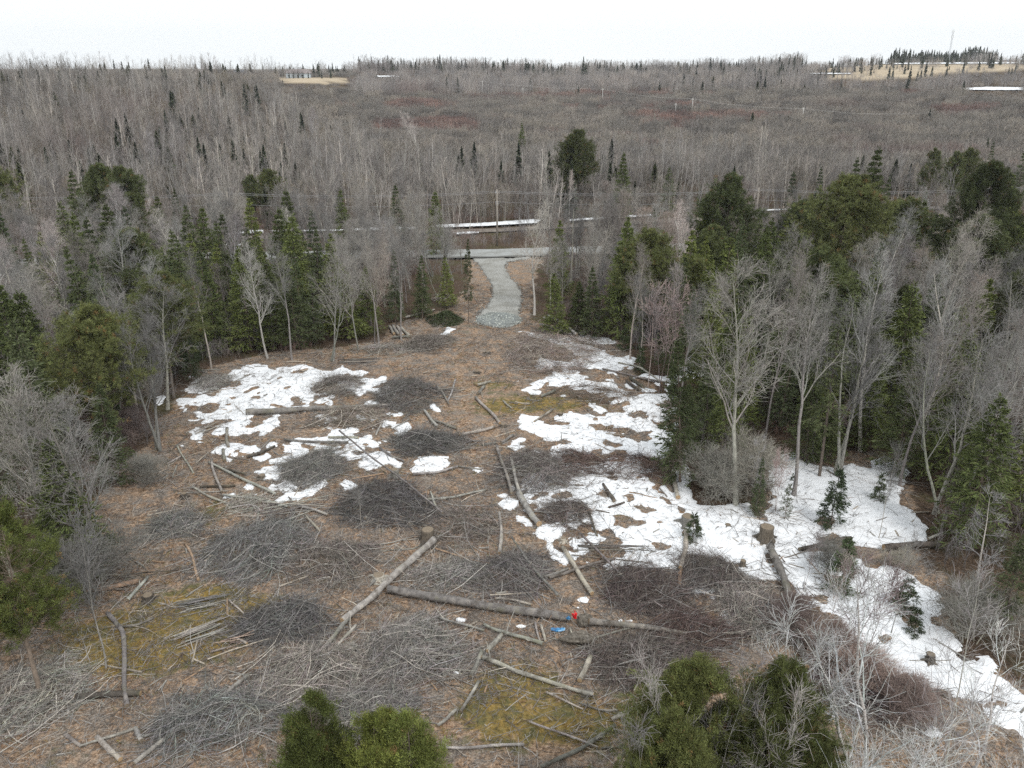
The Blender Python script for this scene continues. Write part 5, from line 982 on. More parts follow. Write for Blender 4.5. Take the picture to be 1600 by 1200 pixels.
stump(592, 905, 18, .3, 'low grey stump beside the middle of the thick pale log', 'l'); stump(880, 847, 9, .3, 'small round pale stump above the peeled log', 'p'); stump(786, 667, 8, .25, 'tiny torn stump at the foot of the slender log', 'd'); stump(410, 748, 10, .3, 'small torn stump in the rusty hollow on the left', 'd')
stump(288, 777, 9, .3, 'small torn stump near the left rim of the clearing', 'd'); stump(617, 745, 12, .6, 'grey stump beside the middle snow spot', 'g'); stump(1137, 822, 9, .12, 'flat stump top showing through the right snow', 'd'); stump(232, 938, 16, .35, 'uprooted twisted stump on the left below the whitish log', 'd')
stump(1160, 885, 9, .4, 'small dark stump at the lower snow edge on the right', 'd'); stump(762, 552, 8, .2, 'low torn stump on the open ground, upper middle', 'd'); stump(745, 583, 7, .2, 'low dark stump above the short pale log', 'd'); stump(876, 650, 7, .25, 'small dark stump in moss, right of the middle', 'd')
stump(1452, 1035, 14, .5, 'dark stump at the lower edge of the right snow', 'd')
# ------------------------------------------------------------------ things left lying: red bag, blue plastic, white scraps
def lump(name, px, py, w, h, m, label, cat, up=0.0, sx=1, sy=1, seed=1, crease=.35, flat=1.0):
    g0 = ground_pt(px, py, up); d = project(*g0)[2]; r = w * d / FPX / 2; hz = h * d / FPX
    bpy_me = bpy.data.meshes.new(name); import bmesh; bm = bmesh.new(); bmesh.ops.create_icosphere(bm, subdivisions=3, radius=1)
    rr = np.random.default_rng(seed)
    dirs = unit(rr.normal(size=(9, 3)))
    for v in bm.verts:
        q = np.array(v.co); k = 1 - crease * max(0, float(np.max(dirs @ q)) - .55) * 1.6 + rr.uniform(-.05, .05)
        v.co = Vector((q[0] * r * sx * k, q[1] * r * sy * k, (q[2] * .5 + .5) * hz * k * (1.0 if q[2] > 0 else .9) * flat))
    bm.to_mesh(bpy_me); bm.free(); bpy_me.materials.append(m); o = put(name, bpy_me, None, (g0[0], g0[1], g0[2] - .03)); return tag(o, label, cat)
rb = lump('bag', 898, 966, 13, 14, M['red'], 'bright red plastic bag on the longest trunk', 'bag', .55, 1, .8, 3, .9)
q = MB(); gq = 0.0; q.tubes(np.array([[[-.05, 0, .38], [0, -.02, .52], [.06, 0, .40]]]), np.array([[.02, .025, .02]]), 6, (1, 1, 1)); q.build('handle', M['red'], rb, True)
lump('plastic_sheet', 888, 967, 9, 7, M['blue'], 'dark blue plastic corner behind the red bag', 'plastic sheet', .35, 1, .8, 8, .6)
lump('plastic_sheet', 872, 984, 24, 5, M['blue'], 'crumpled bright blue plastic sheet below the longest trunk', 'plastic sheet', .15, 1, .45, 9, 1.0)
lump('plastic_scrap', 814, 980, 17, 5, M['white'], 'flat white plastic scrap left of the blue sheet', 'plastic scrap', .0, 1, .5, 5, .3)
lump('plastic_scrap', 720, 969, 20, 4, M['snow'], 'white crust of snow left of the white plastic scrap', 'snow lump', .0, 1, .7, 6, .4)
for i, (a, b_, w_, l_) in enumerate([(713,1005,9,'small snow lump in the brush below the longest trunk'), (713,1053,11,'snow lump in the brush left of the bent log pair'), (427,952,6,'tiny snow lump above the pale upright looking log'), (1002,1030,8,'snow lump below the tapering trunk'), (1022,1032,7,'second snow lump below the tapering trunk'), (903,950,5,'tiny snow spot above the red bag'), (285,698,7,'snow lump on the crooked stick at the left rim')]):
    lump('snow_lump', a, b_, w_, w_ * .5, M['snow'], l_, 'snow lump', 0, 1, .8, 20 + i)
lump('stump', 897, 1003, 62, 22, M['rot'], 'broad dark rotten stump beneath the blue plastic', 'stump', 0, 1, .6, 31, .7)
lump('stump', 914, 978, 26, 26, M['rot'], 'mossy broken stump right of the red bag', 'stump', .0, 1, .9, 33, .7)
# gravel heap at the end of the driveway
g0 = ground_pt(779, 500); n = 26; gx, gy = np.meshgrid(np.linspace(-1, 1, n), np.linspace(-1, 1, n)); rr = np.hypot(gx, gy); RX, RY = 2.6, 2.8
zz = .62 * np.clip(1 - rr, 0, 1) ** .8 * (1 + .35 * (fbm(gx * 4, gy * 4, 3, 6) - .5)) + ground_z(gx * RX + g0[0], gy * RY + g0[1]) - g0[2] - .05 + .1 * (rr < 1); i_ = np.arange(n * n).reshape(n, n)
b = MB(); b.add(np.stack([gx * RX, gy * RY, zz], -1).reshape(-1, 3), np.stack([i_[:-1, :-1], i_[:-1, 1:], i_[1:, 1:], i_[1:, :-1]], -1).reshape(-1, 4)[(rr[:-1, :-1] < 1.02).ravel()])
gp = b.build('gravel_heap', M['stone'], None, True, tuple(g0)); tag(gp, 'low heap of dark crushed stone at the end of the driveway', 'gravel heap')
b = MB(); ico = np.array([(1, 0, 0), (-1, 0, 0), (0, 1, 0), (0, -1, 0), (0, 0, 1), (0, 0, -1)]); icf = np.array([(0, 2, 4), (2, 1, 4), (1, 3, 4), (3, 0, 4), (2, 0, 5), (1, 2, 5), (3, 1, 5), (0, 3, 5)])
for _ in range(900):
    a = rng.uniform(0, 6.28); q = math.sqrt(rng.uniform()) * 1.08; x, y = math.cos(a) * q * RX, math.sin(a) * q * RY; zt = .62 * max(0, 1 - q) ** .8 + .02 + gz(x + g0[0], y + g0[1]) - g0[2]
    s = rng.uniform(.04, .13); v = ico * rng.uniform(.6, 1.2, (6, 1)) * s @ np.linalg.qr(rng.normal(size=(3, 3)))[0] + (x, y, zt); b.add(v, None, icf, np.array((.30, .32, .31)) * rng.uniform(.45, 1.5))
o = b.build('stones', M['twig'], gp); o['kind'] = 'stuff'

# ------------------------------------------------------------------ litter: uncountable twigs, leaf scraps, tufts
def in_clear(n, x0=-48, x1=55, y0=25, y1=108):
    x = rng.uniform(x0, x1, n); y = rng.uniform(y0, y1, n); z = ground_z(x, y); px, py, _ = project(x, y, z); k = inpoly(px, py, CLEAR) & ~inpoly(px, py, DRIVE) & (px > -60) & (px < 1660); return x[k], y[k], z[k], px[k], py[k]
x, y, z, px, py = in_clear(420000)
den = np.clip((fbm(x / 1.7, y / 1.7, 4, 200) - .40) * 3.6, .10, 1)
for b_ in [(450,1040,260,120,.6),(640,1000,200,90,.6),(1080,950,140,90,.5),(640,780,220,70,.4),(860,720,110,60,.3),(870,560,90,40,.4),(1000,1030,120,40,.4)]: den = den + b_[4] * np.exp(-((px - b_[0]) / b_[2]) ** 2 - ((py - b_[1]) / b_[3]) ** 2)
open_ = np.exp(-((px - 740) / 90) ** 2 - ((py - 620) / 70) ** 2) * .6 + np.exp(-((px - 700) / 120) ** 2 - ((py - 860) / 40) ** 2) * .3 + np.exp(-((px - 280) / 80) ** 2 - ((py - 760) / 80) ** 2) * .4
den = den - open_; snow_in = np.zeros(len(x), bool)
for q in SNOW: snow_in |= inpoly(px, py, q)
den = np.where(snow_in, np.where((px > 1080) & (py > 700), .05, .12), den); k = rng.uniform(size=len(x)) < den * .85; x, y, z, px, py = x[k], y[k], z[k], px[k], py[k]
n = len(x); th = rng.uniform(0, 6.28, n) ; L = .15 + rng.exponential(.34, n); el = np.abs(rng.normal(size=n)) * .16; P = np.zeros((n, 3, 3)); cu = rng.normal(size=n) * .4
for i in range(3):
    t = i / 2; P[:, i] = np.stack([x + np.cos(th + cu * t) * L * t, y + np.sin(th + cu * t) * L * t, z + .02 + el * L * t + np.where(snow_in[k], .12, 0)], 1)
R = (.005 + rng.exponential(.006, n))[:, None] * np.array([[1, .8, .4]])
pal = np.array([(.25, .23, .215), (.18, .155, .135), (.36, .335, .31), (.22, .15, .11), (.14, .115, .10), (.48, .41, .34)])
b = MB(); b.tubes(P, R, 3, pal[rng.choice(6, n, p=[.36, .22, .14, .13, .1, .05])] * rng.uniform(.75, 1.3, (n, 1))); x, y, z, px, py = in_clear(62000); dn = np.clip((fbm(x / 4, y / 4, 3, 210) - .38) * 3, .05, 1) - np.exp(-((px - 740) / 80) ** 2 - ((py - 600) / 60) ** 2) * .5
k = rng.uniform(size=len(x)) < dn * (.55 + .45 * sstep(640, 900, py)); x, y, z = x[k], y[k], z[k]; n2 = len(x); d_ = np.stack([*(lambda t: (np.cos(t), np.sin(t)))(rng.uniform(0, 6.28, n2)), np.abs(rng.normal(size=n2)) * .12], 1)
P = grow(np.stack([x, y, z + .04], 1), d_, rng.uniform(.7, 1, n2) * (.5 + rng.exponential(.7, n2)), 5, .14, -.03); P[:, :, 2] = np.maximum(P[:, :, 2], ground_z(P[:, :, 0], P[:, :, 1]) + .02); R = rng.uniform(.008, .026, n2)[:, None] * np.linspace(1, .3, 5)[None]
c2 = pal[rng.choice(6, n2, p=[.40, .15, .24, .06, .05, .1])] * rng.uniform(.75, 1.4, (n2, 1)); b.tubes(P, R, 3, c2); A, RA = kids(P, R, 3, .3, 1, 40, lambda t, LL: LL * .4 + .08, 3, .2, .05, .6); b.tubes(A, np.maximum(RA, .005), 3, np.repeat(c2, 3, 0))
x, y, z, px, py = in_clear(5200); dn = np.clip((fbm(x / 5, y / 5, 3, 220) - .36) * 3, .1, 1); k = rng.uniform(size=len(x)) < dn * .62; x, y, z = x[k], y[k], z[k]; n3 = len(x); th = rng.uniform(0, 6.28, n3)
P = grow(np.stack([x, y, z + .07], 1), np.stack([np.cos(th), np.sin(th), rng.normal(size=n3) * .04], 1), .5 + rng.exponential(.75, n3), 5, .035, 0); R = rng.uniform(.022, .062, n3)[:, None] * np.linspace(1, .75, 5)[None]; P[:, :, 2] = np.maximum(P[:, :, 2], ground_z(P[:, :, 0], P[:, :, 1]) + R)
b.tubes(P, R, 5, np.array([(.30, .28, .25), (.44, .38, .31), (.20, .17, .145), (.42, .28, .18)])[rng.choice(4, n3, p=[.42, .28, .2, .1])] * rng.uniform(.75, 1.25, (n3, 1)), cap=True)
o = b.build('fallen_twigs', M['twig']); tag(o, 'fallen twigs and slash scattered over the clearing', 'twigs', kind='stuff'); print('twigs', n)
x, y, z, px, py = in_clear(120000); sn = np.zeros(len(x), bool)
for q in SNOW: sn |= inpoly(px, py, q)
k = (fbm(x / 1.6, y / 1.6, 3, 300) > .54) & ~sn; x, y, z, px, py = x[k], y[k], z[k], px[k], py[k]
bl = 7; n = len(x); P0 = np.repeat(np.stack([x, y, z], 1), bl, 0) + rng.normal(size=(n * bl, 3)) * [.07, .07, 0]; D = unit(rng.normal(size=(n * bl, 3)) * [1, 1, .2] + [0, 0, .9])
pal = np.array([(.24, .17, .06), (.15, .15, .05), (.22, .12, .075), (.09, .115, .04), (.27, .20, .13), (.17, .10, .075)])
mo = sum(b_[4] * np.exp(-((px - b_[0]) / b_[2]) ** 2 - ((py - b_[1]) / b_[3]) ** 2) for b_ in [(300,1000,180,90,1),(880,1120,170,70,1),(880,630,130,20,1),(780,620,90,25,.6),(1080,1010,70,40,.6)])
pick = np.where(rng.uniform(size=n) < .25 + .6 * np.clip(mo, 0, 1), rng.choice([0, 1, 3], n, p=[.45, .35, .2]), rng.choice([2, 4, 5], n)); c = np.repeat(pal[pick] * rng.uniform(.6, 1.3, (n, 1)), bl, 0)
b = MB(); b.rhombs(P0, D, rng.uniform(.06, .22, n * bl), .022, c); o = b.build('ground_plants', M['leaf']); tag(o, 'low dry grass, moss and leafy scraps on the clearing floor', 'ground plants', kind='stuff'); print('tufts', n)

b = MB(); D_P = np.array(DRIVE, float); n = 0
for _ in range(9000):
    i = rng.integers(0, len(DRIVE)); q = D_P[i] + (D_P[(i + 1) % len(DRIVE)] - D_P[i]) * rng.uniform() + rng.normal(size=2) * (3.0, 2.0)
    if q[1] < 404 or n > 1500: continue
    tq = (H) / ((CP * 0 + SP) - ((600 - q[1]) / FPX) * CP); x_, y_ = (q[0] - 800) / FPX * tq, (CP + (600 - q[1]) / FPX * SP) * tq; n += 1
    s = rng.uniform(.03, .10); v = ico * rng.uniform(.6, 1.2, (6, 1)) * s @ np.linalg.qr(rng.normal(size=(3, 3)))[0] + (x_, y_, gz(x_, y_) + .10); b.add(v, None, icf, np.array((.34, .34, .32)) * rng.uniform(.5, 1.5))
tag(b.build('loose_stones', M['twig']), 'loose stones spilled along the edges of the gravel driveway', 'stones', kind='stuff')
# ------------------------------------------------------------------ utility poles and wires
def pole(p, h, r, m, label, arm=1.9, azi=0, full=True):
    t = empty('utility_pole', (p[0], p[1], gz(p[0], p[1])), azi); tag(t, label, 'utility pole')
    b = MB(); b.tubes(np.array([[[0, 0, -.3], [0, 0, h * .5], [0, 0, h]]]), np.array([[r, r * .85, r * .7]]), 8, (1, 1, 1), cap=True); b.build('shaft', m, t, True)
    b = MB(); b.box((0, r * .8 + .055, h - .6), (arm, .11, .13)); b.build('crossarm', m, t)
    if full:
        for sx in (-.45, -.15, .2, .45): b = MB(); b.tubes(np.array([[[sx * arm, r * .8 + .055, h - .53], [sx * arm, r * .8 + .055, h - .45], [sx * arm, r * .8 + .055, h - .35]]]), np.array([[.03, .06, .03]]), 8, (1, 1, 1), cap=True); b.build('insulator', M['metal'], t, True)
        b = MB(); b.tubes(np.array([[[.32, 0, h - 2.6], [.32, 0, h - 1.9]]]), np.array([[.22, .22]]), 12, (1, 1, 1), cap=True); b.build('transformer', M['metal'], t, True)
    return (p[0], p[1], gz(p[0], p[1]) + h - .35)
def wires(name, A, r, label, offs, sag=.6, m=None):
    """conductors strung from pole to pole"""
    b = MB()
    for ox, oz in offs:
        for i in range(len(A) - 1):
            a, c = np.array(A[i]), np.array(A[i + 1]); d = unit((c - a)[:2]); nn = np.array([-d[1], d[0], 0]); t = np.linspace(0, 1, 9)[:, None]; P = a + (c - a) * t + nn * ox; P[:, 2] += oz - sag * 4 * (t[:, 0] * (1 - t[:, 0])); b.tubes(P[None], np.full((1, 9), r), 4, (1, 1, 1))
    tag(b.build(name, m or M['wire']), label, 'wires', kind='stuff')
p0 = ground_pt(777, 384.5); h0 = height_at(p0, 296); rd = unit(np.array(rp[2]) - np.array(rp[1])); tops = []
for k in (-3, -2, -1, 0, 1, 2, 3):
    q = (p0[0] + rd[0] * 42 * k, p0[1] + rd[1] * 42 * k); lab = {0: 'brown wooden utility pole beyond the road, in line with the driveway', -1: 'utility pole hidden in the wood left of the driveway pole', 1: 'utility pole hidden in the wood right of the driveway pole'}.get(k)
    if abs(k) <= 1: tops.append(pole(q, h0, .16, M['pole'], lab, 2.0, math.atan2(rd[1], rd[0]) + math.pi / 2, k == 0))
    else: tops.append((q[0], q[1], gz(*q) + h0 - .35))
wires('power_lines', tops, .018, 'thin pale power lines strung along the country road', [(-.8, 0), (.1, .1), (.8, 0), (.1, -1.6)])
fp = []
for a, tt, bb, lab in [(754,126,149,'farthest pale utility pole on the left end of the distant line'), (817,137,155,'second pale pole from the left of the distant line'), (941,138,163,'third pale pole of the distant line, near the middle'), (1055,161,180,'short pale pole below the distant wires'), (1081,153,178,'pale pole in the red brown scrub right of the middle'), (1253,168,192,'nearest pale utility pole of the distant line, right')]:
    p = ground_pt(a, bb); h = height_at(p, tt); tp_ = pole(p, h, .13 + p[1] * .00008, M['polepale'], lab, 2.2, .6, False)
    if a not in (817, 1055): fp.append(tp_)
p = ground_pt(1440, 214); fp.append((p[0], p[1], gz(p[0], p[1]) + 9))
fp.sort(key=lambda q: project(*q)[0])
wires('power_lines', fp, .02, 'two pale wires of the distant line above the red brown scrub', [(-1, 0), (1, 0)], 1.2, M['polepale'])

# ------------------------------------------------------------------ far houses and the radio mast
def house(px, py, w, dpt, hw, hr, mw, mr, label, rz=0.0, wing=False, fw=5, rows=1):
    p = ground_pt(px, py); t = empty('house', (p[0], p[1], gz(p[0], p[1])), rz); tag(t, label, 'house')
    def block(x, y, w, d, hw, hr, nm='wall'):
        b = MB(); b.box((x, y, hw / 2 - .5), (w, d, hw + 1)); wl = b.build(nm, mw, t)
        b = MB(); e = .5; V = [(x - w / 2 - e, y - d / 2 - e, hw - .1), (x + w / 2 + e, y - d / 2 - e, hw - .1), (x + w / 2 + e, y + d / 2 + e, hw - .1), (x - w / 2 - e, y + d / 2 + e, hw - .1), (x - w / 2 + d * .25, y, hw + hr), (x + w / 2 - d * .25, y, hw + hr)]
        b.add(V, [(0, 1, 5, 4), (2, 3, 4, 5)], [(1, 2, 5), (3, 0, 4)]); b.add(V[:4], [(3, 2, 1, 0)]); b.build('roof', mr, t)
    block(0, 0, w, dpt, hw, hr)
    if wing: block(w * .42, -dpt * .45, w * .32, dpt * .6, hw * .95, hr * .8)
    for rr_ in range(rows):
        for k in range(fw):
            x = -w / 2 + w * (k + .7) / (fw + .4)
            if wing and x > w * .24: continue
            if rr_ == 0 and k == fw // 2: b = MB(); b.box((x, -dpt / 2 - .04, 1.05), (1, .08, 2.1)); b.build('door', M['roofr'], t); continue
            b = MB(); b.box((x, -dpt / 2 - .04, 1.5 + rr_ * 2.6), (1.5, .08, 1.2)); wn = b.build('window', M['hwhite'], t); b = MB(); b.box((x, -dpt / 2 - .09, 1.5 + rr_ * 2.6), (1.25, .04, .95)); b.build('pane', M['glass'], wn)
    b = MB(); b.box((w * .15, dpt * .1, hw + hr * .9), (.9, .7, 1.6)); b.build('chimney', M['roofr'], t)
house(467, 121.5, 17, 9, 3.4, 2.6, M['hwall'], M['roofr'], 'pale blue grey farmhouse with a brown roof behind small spruces', .05, True)
house(376, 122, 11, 8, 3, 2.8, M['hwall'], M['roofd'], 'dark roofed house half hidden in the wood on the left', .2)
house(313, 122, 8, 6, 2.8, 2.2, M['hwhite'], M['roofw'], 'small white roofed house among bare trees on the left', -.2, fw=3)
house(1573, 97, 22, 10, 4, 3, M['hwall'], M['roofd'], 'pale farm building on the skyline at the far right', .1, fw=7)
p = ground_pt(1481, 98.5); h = height_at(p, 47); t = empty('radio_mast', (p[0], p[1], gz(p[0], p[1]))); tag(t, 'tall thin lattice radio mast on the right skyline', 'mast')
cs = [(math.cos(a), math.sin(a)) for a in (0, 2.094, 4.189)]
for c in cs: b = MB(); b.tubes(np.array([[[c[0] * .9, c[1] * .9, -.5], [c[0] * .55, c[1] * .55, h * .6], [c[0] * .4, c[1] * .4, h]]]), np.array([[.13, .11, .09]]), 5, (1, 1, 1)); b.build('leg', M['metal'], t)
b = MB(); NB = 26; PB = []
for i in range(NB):
    for k in range(3):
        a, c = cs[k], cs[(k + 1) % 3]; f = lambda i: .9 - .5 * i / NB; PB.append([[a[0] * f(i), a[1] * f(i), h * i / NB], [c[0] * f(i + 1), c[1] * f(i + 1), h * (i + 1) / NB]])
b.tubes(np.array(PB), np.full((len(PB), 2), .05), 3, (1, 1, 1)); b.build('lattice', M['metal'], t)
for zf, ww in ((.97, 1.9), (.80, 1.4)):
    for k in range(3): b = MB(); c = cs[k]; b.box((c[0] * ww * .6, c[1] * ww * .6, h * zf), (.45, .45, 2.4)); b.build('antenna_panel', M['hwhite'], t)
# ------------------------------------------------------------------ the far wood: what nobody could count, plus its bigger evergreens
src = bpy.data.collections.new('far_sources')          # holds the shapes the far wood is grown from; not itself in the scene
def srcobj(i, mesh): o = bpy.data.objects.new('shape_%03d' % i, mesh); src.objects.link(o)
def thicket(n, wdt, h, col, tcol, per=5, tw=.03, sub=3, mm='fartwig'):
    b = MB(); p = np.stack([rng.uniform(-wdt, wdt, n), rng.uniform(-wdt, wdt, n), np.full(n, -.3)], 1)
    P = grow(p, np.tile([0, 0, 1.], (n, 1)) + rng.normal(size=(n, 3)) * .07, h * rng.uniform(.55, 1.1, n), 5, .05, .1)
    R = (h * .006 + tw * .6) * np.linspace(1, .3, 5)[None] * rng.uniform(.6, 1.3, (n, 1))
    b.tubes(P, R, 3, vary(col, n, .25))
    A, RA = kids(P, R, per, .3, 1, 32, lambda t, L: L * .34 * (1.2 - t) + .2, 3, .1, .15, .6)
    b.tubes(A, np.maximum(RA, tw), 3, vary(tcol, len(A), .2))
    if sub:
        B, RB = kids(A, RA, sub, .1, 1, 34, lambda t, L: L * .5 + .2, 2, .1, .1, .6); b.tubes(B, np.maximum(RB, tw * .8), 3, vary(tcol, len(B), .2))
    return b.mesh('thicket', M[mm])
def lowspruce(h, R, col):
    b = MB(); n = 240; z = rng.uniform(0, 1, n) ** .85; a = rng.uniform(0, 6.28, n); L = (R * (1 - z) ** .9 + .15) * rng.uniform(.6, 1.15, n)
    D = unit(np.stack([np.cos(a), np.sin(a), -.25 + .6 * z], 1)); c = vary(col, n, .35)
    b.rhombs(np.stack([0 * a, 0 * a, z * h], 1), D, L, .55, c); b.rhombs(np.stack([0 * a, 0 * a, z * h], 1), D, L * .9, .5, c * .9)
    b.tubes(np.array([[[0, 0, -.5], [0, 0, h * .5], [0, 0, h * 1.02]]]), np.array([[.14, .09, .02]]), 4, (.14, .12, .1)); return b.mesh('low_spruce', M['leaf'])
# 0-5 grey wood (7-11 m), 6-8 olive grey scrub, 9-10 red brown scrub, 11-12 spruce, 13 pale aspen
W_ = [thicket(7, 3.2, 10, (.30, .285, .265), (.25, .24, .225), 9, .018, 5), thicket(9, 3.4, 8.5, (.20, .19, .175), (.24, .225, .21), 9, .02, 5), thicket(6, 3.0, 11.5, (.34, .325, .305), (.27, .26, .245), 10, .018, 5),
      thicket(8, 3.4, 6.5, (.16, .145, .13), (.21, .19, .175), 9, .022, 5), thicket(4, 2.8, 12, (.50, .48, .45), (.33, .31, .295), 10, .016, 5), thicket(9, 3.4, 7.5, (.19, .17, .14), (.22, .20, .165), 9, .02, 5),
      thicket(70, 4, 4.6, (.22, .20, .18), (.265, .245, .22), 5, .028, 2), thicket(70, 4, 4.0, (.23, .21, .19), (.27, .25, .228), 5, .028, 2), thicket(70, 4, 5.2, (.215, .20, .18), (.255, .24, .215), 5, .028, 2),
      thicket(70, 4, 3.8, (.205, .145, .13), (.25, .175, .155), 5, .028, 2), thicket(70, 4, 3.6, (.205, .16, .145), (.24, .19, .17), 5, .028, 2),
      lowspruce(8, 2.1, (.075, .088, .045)), lowspruce(10, 1.9, (.05, .065, .04)), thicket(26, 5, 9.5, (.36, .34, .32), (.30, .28, .27), 4, .04, 2)]
for i, m_ in enumerate(W_): srcobj(i, m_)
def scatter(name, P, idx, scl, label, cat):
    me = bpy.data.meshes.new(name); P = np.asarray(P, float); me.vertices.add(len(P)); me.vertices.foreach_set("co", P.astype(np.float32).ravel())
    a = me.attributes.new('idx', 'INT', 'POINT'); a.data.foreach_set('value', np.asarray(idx, np.int32))
    a = me.attributes.new('scl', 'FLOAT', 'POINT'); a.data.foreach_set('value', np.asarray(scl, np.float32))
    a = me.attributes.new('rot', 'FLOAT', 'POINT'); a.data.foreach_set('value', rng.uniform(0, 6.28, len(P)).astype(np.float32))
    o = put(name, me); tag(o, label, cat, kind='stuff')
    ng = bpy.data.node_groups.new(name + '_growth', 'GeometryNodeTree')
    ng.interface.new_socket('Geometry', in_out='INPUT', socket_type='NodeSocketGeometry'); ng.interface.new_socket('Geometry', in_out='OUTPUT', socket_type='NodeSocketGeometry')
    N = ng.nodes; gi = N.new('NodeGroupInput'); go = N.new('NodeGroupOutput'); ins = N.new('GeometryNodeInstanceOnPoints'); ci = N.new('GeometryNodeCollectionInfo')
    ci.inputs['Collection'].default_value = src; ci.inputs['Separate Children'].default_value = True; ci.inputs['Reset Children'].default_value = True
    def na(n, ty): q = N.new('GeometryNodeInputNamedAttribute'); q.data_type = ty; q.inputs['Name'].default_value = n; return q.outputs['Attribute']
    cb = N.new('ShaderNodeCombineXYZ'); ng.links.new(na('rot', 'FLOAT'), cb.inputs['Z'])
    ng.links.new(gi.outputs[0], ins.inputs['Points']); ng.links.new(ci.outputs[0], ins.inputs['Instance']); ins.inputs['Pick Instance'].default_value = True
    ng.links.new(na('idx', 'INT'), ins.inputs['Instance Index']); ng.links.new(cb.outputs[0], ins.inputs['Rotation']); ng.links.new(na('scl', 'FLOAT'), ins.inputs['Scale'])
    ng.links.new(ins.outputs[0], go.inputs[0]); o.modifiers.new('growth', 'NODES').node_group = ng; return o
def near_road(x, y): return (y > np.interp(x, rpx[:, 0], rpx[:, 1]) - 5) & (y < np.interp(x, tpx[:, 0], tpx[:, 1]) + 4)
def jgrid(y0, y1, st):
    out = []
    y = y0
    while y < y1:
        hw = y * .80 + 10; s = st(y); xs_ = np.arange(-hw, hw, s); out.append(np.stack([xs_ + rng.uniform(-.45, .45, len(xs_)) * s, y + rng.uniform(-.45, .45, len(xs_)) * s], 1)); y += s
    return np.concatenate(out)
def frameok(x, y, m=120):
    px, py, d = project(x, y, ground_z(x, y)); return (px > -m) & (px < 1600 + m), px, py
P1 = jgrid(128, 960, lambda y: 4.2 if y < 250 else 5.2 + (y - 250) * .008)
x, y = P1[:, 0], P1[:, 1]; z = ground_z(x, y); fo_, px, py = frameok(x, y)
r = np.hypot(x, y)
scrub = sstep(200, 235, r + (fbm(x / 40, y / 40, 3, 8) - .5) * 90 - np.interp(px, [0, 350, 560, 700, 1000, 1600], [260, 230, 60, -5, 5, 25])) > .5
red = fbm(x / 45, y / 18, 3, 33) > .60
redc = np.zeros(len(x), bool)
for a_ in [(690,200,70,14),(840,148,120,7),(1010,145,60,6),(1100,185,130,8),(650,165,60,9),(1500,175,60,7),(600,200,40,10),(1060,200,20,10)]: redc |= ((px - a_[0]) / a_[2]) ** 2 + ((py - 4 - a_[1]) / a_[3]) ** 2 < 1 - (fbm(x / 9, y / 9, 2, 3) - .5)
idx = np.where(scrub, 6 + (rng.integers(0, 3, len(x))), rng.integers(0, 6, len(x)))
idx = np.where(scrub & (redc | (red & (rng.uniform(size=len(x)) < .25))), 9 + rng.integers(0, 2, len(x)), idx)
pale = (r > 560) & (px > 560); idx = np.where(pale & (rng.uniform(size=len(x)) < .75), 13, idx)
ev = rng.uniform(size=len(x)); evp = np.where(r > 560, .05, np.where(scrub, .0015, .015 + .30 * (fbm(x / 25, y / 25, 3, 66) > .60))) + np.where((px > 1000) & (r > 560), .05, 0)
idx = np.where(ev < evp, 11 + rng.integers(0, 2, len(x)), idx)
keep = fo_ & ~near_road(x, y) & (scrub | (rng.uniform(size=len(x)) < .93))
def shift(poly, dy): return [(a, b + dy) for a, b in poly]
for q in FIELDS: keep &= ~inpoly(px, py, q)
for q in FIELDS[:1]: keep &= ~inpoly(px, py - 4, q)
for q in FIELDS[1:]: keep &= ~inpoly(px, py - 6, q)
for q in FARSNOW: keep &= ~(inpoly(px, py, q) | inpoly(px, py - 3.5, q) | inpoly(px, py - 1.8, q))
for pt in placed[-1:]: pass
PLn = np.array([(a, b) for a, b, _ in placed if b > 120]) if any(b > 120 for _, b, _ in placed) else np.zeros((0, 2))
keep[:] &= np.where(y < 175, np.array([np.min((PLn[:, 0] - a) ** 2 + (PLn[:, 1] - b) ** 2) > 7 if b < 175 and len(PLn) else True for a, b in zip(x, y)]), True)
scl = rng.uniform(.6, 1.2, len(x)) * np.where(~scrub & (y < 200), .95, 1) * np.where(r > 620, .62, 1)
band = np.zeros(len(x), bool)
for q in FIELDS + FARSNOW[:2]:
    for dy in (4, 8, 12, 16, 20): band |= inpoly(px, py - dy, q)
idx = np.where(band, 7, idx); scl = np.where(band, .42, scl)
k = keep
scatter('far_wood', np.stack([x, y, z - .1], 1)[k], idx[k], scl[k], 'mass of grey leafless woods and scrub rolling back to the horizon', 'wood')
print('FAR', int(k.sum()))
# leftover trees between the near wood and the road, thin undergrowth inside the wood
U = jgrid(30, 160, lambda y: 2.6); x, y = U[:, 0], U[:, 1]; z = ground_z(x, y); fo_, px, py = frameok(x, y, 60)
road_ = (y > np.interp(x, rpx[:, 0], rpx[:, 1]) - 4.5) & (y < np.interp(x, rpx[:, 0], rpx[:, 1]) + 4); trk_ = (y > np.interp(x, tpx[:, 0], tpx[:, 1]) - 2.5) & (y < np.interp(x, tpx[:, 0], tpx[:, 1]) + 6)
k = fo_ & ~inpoly(px, py, CLEAR) & ~road_ & ~trk_ & (rng.uniform(size=len(x)) < .8) & ~inpoly(px, py, [(1180,700),(1460,700),(1480,900),(1600,1000),(1600,1200),(1180,1200)])
for q in OPEN[2:]: k &= ~inpoly(px, py, q)
k &= ~(inpoly(px, py, [(660,385),(860,385),(880,520),(640,520)]) & (y < np.interp(x, rpx[:, 0], rpx[:, 1])))
for q in SNOW: k &= ~inpoly(px, py, q)
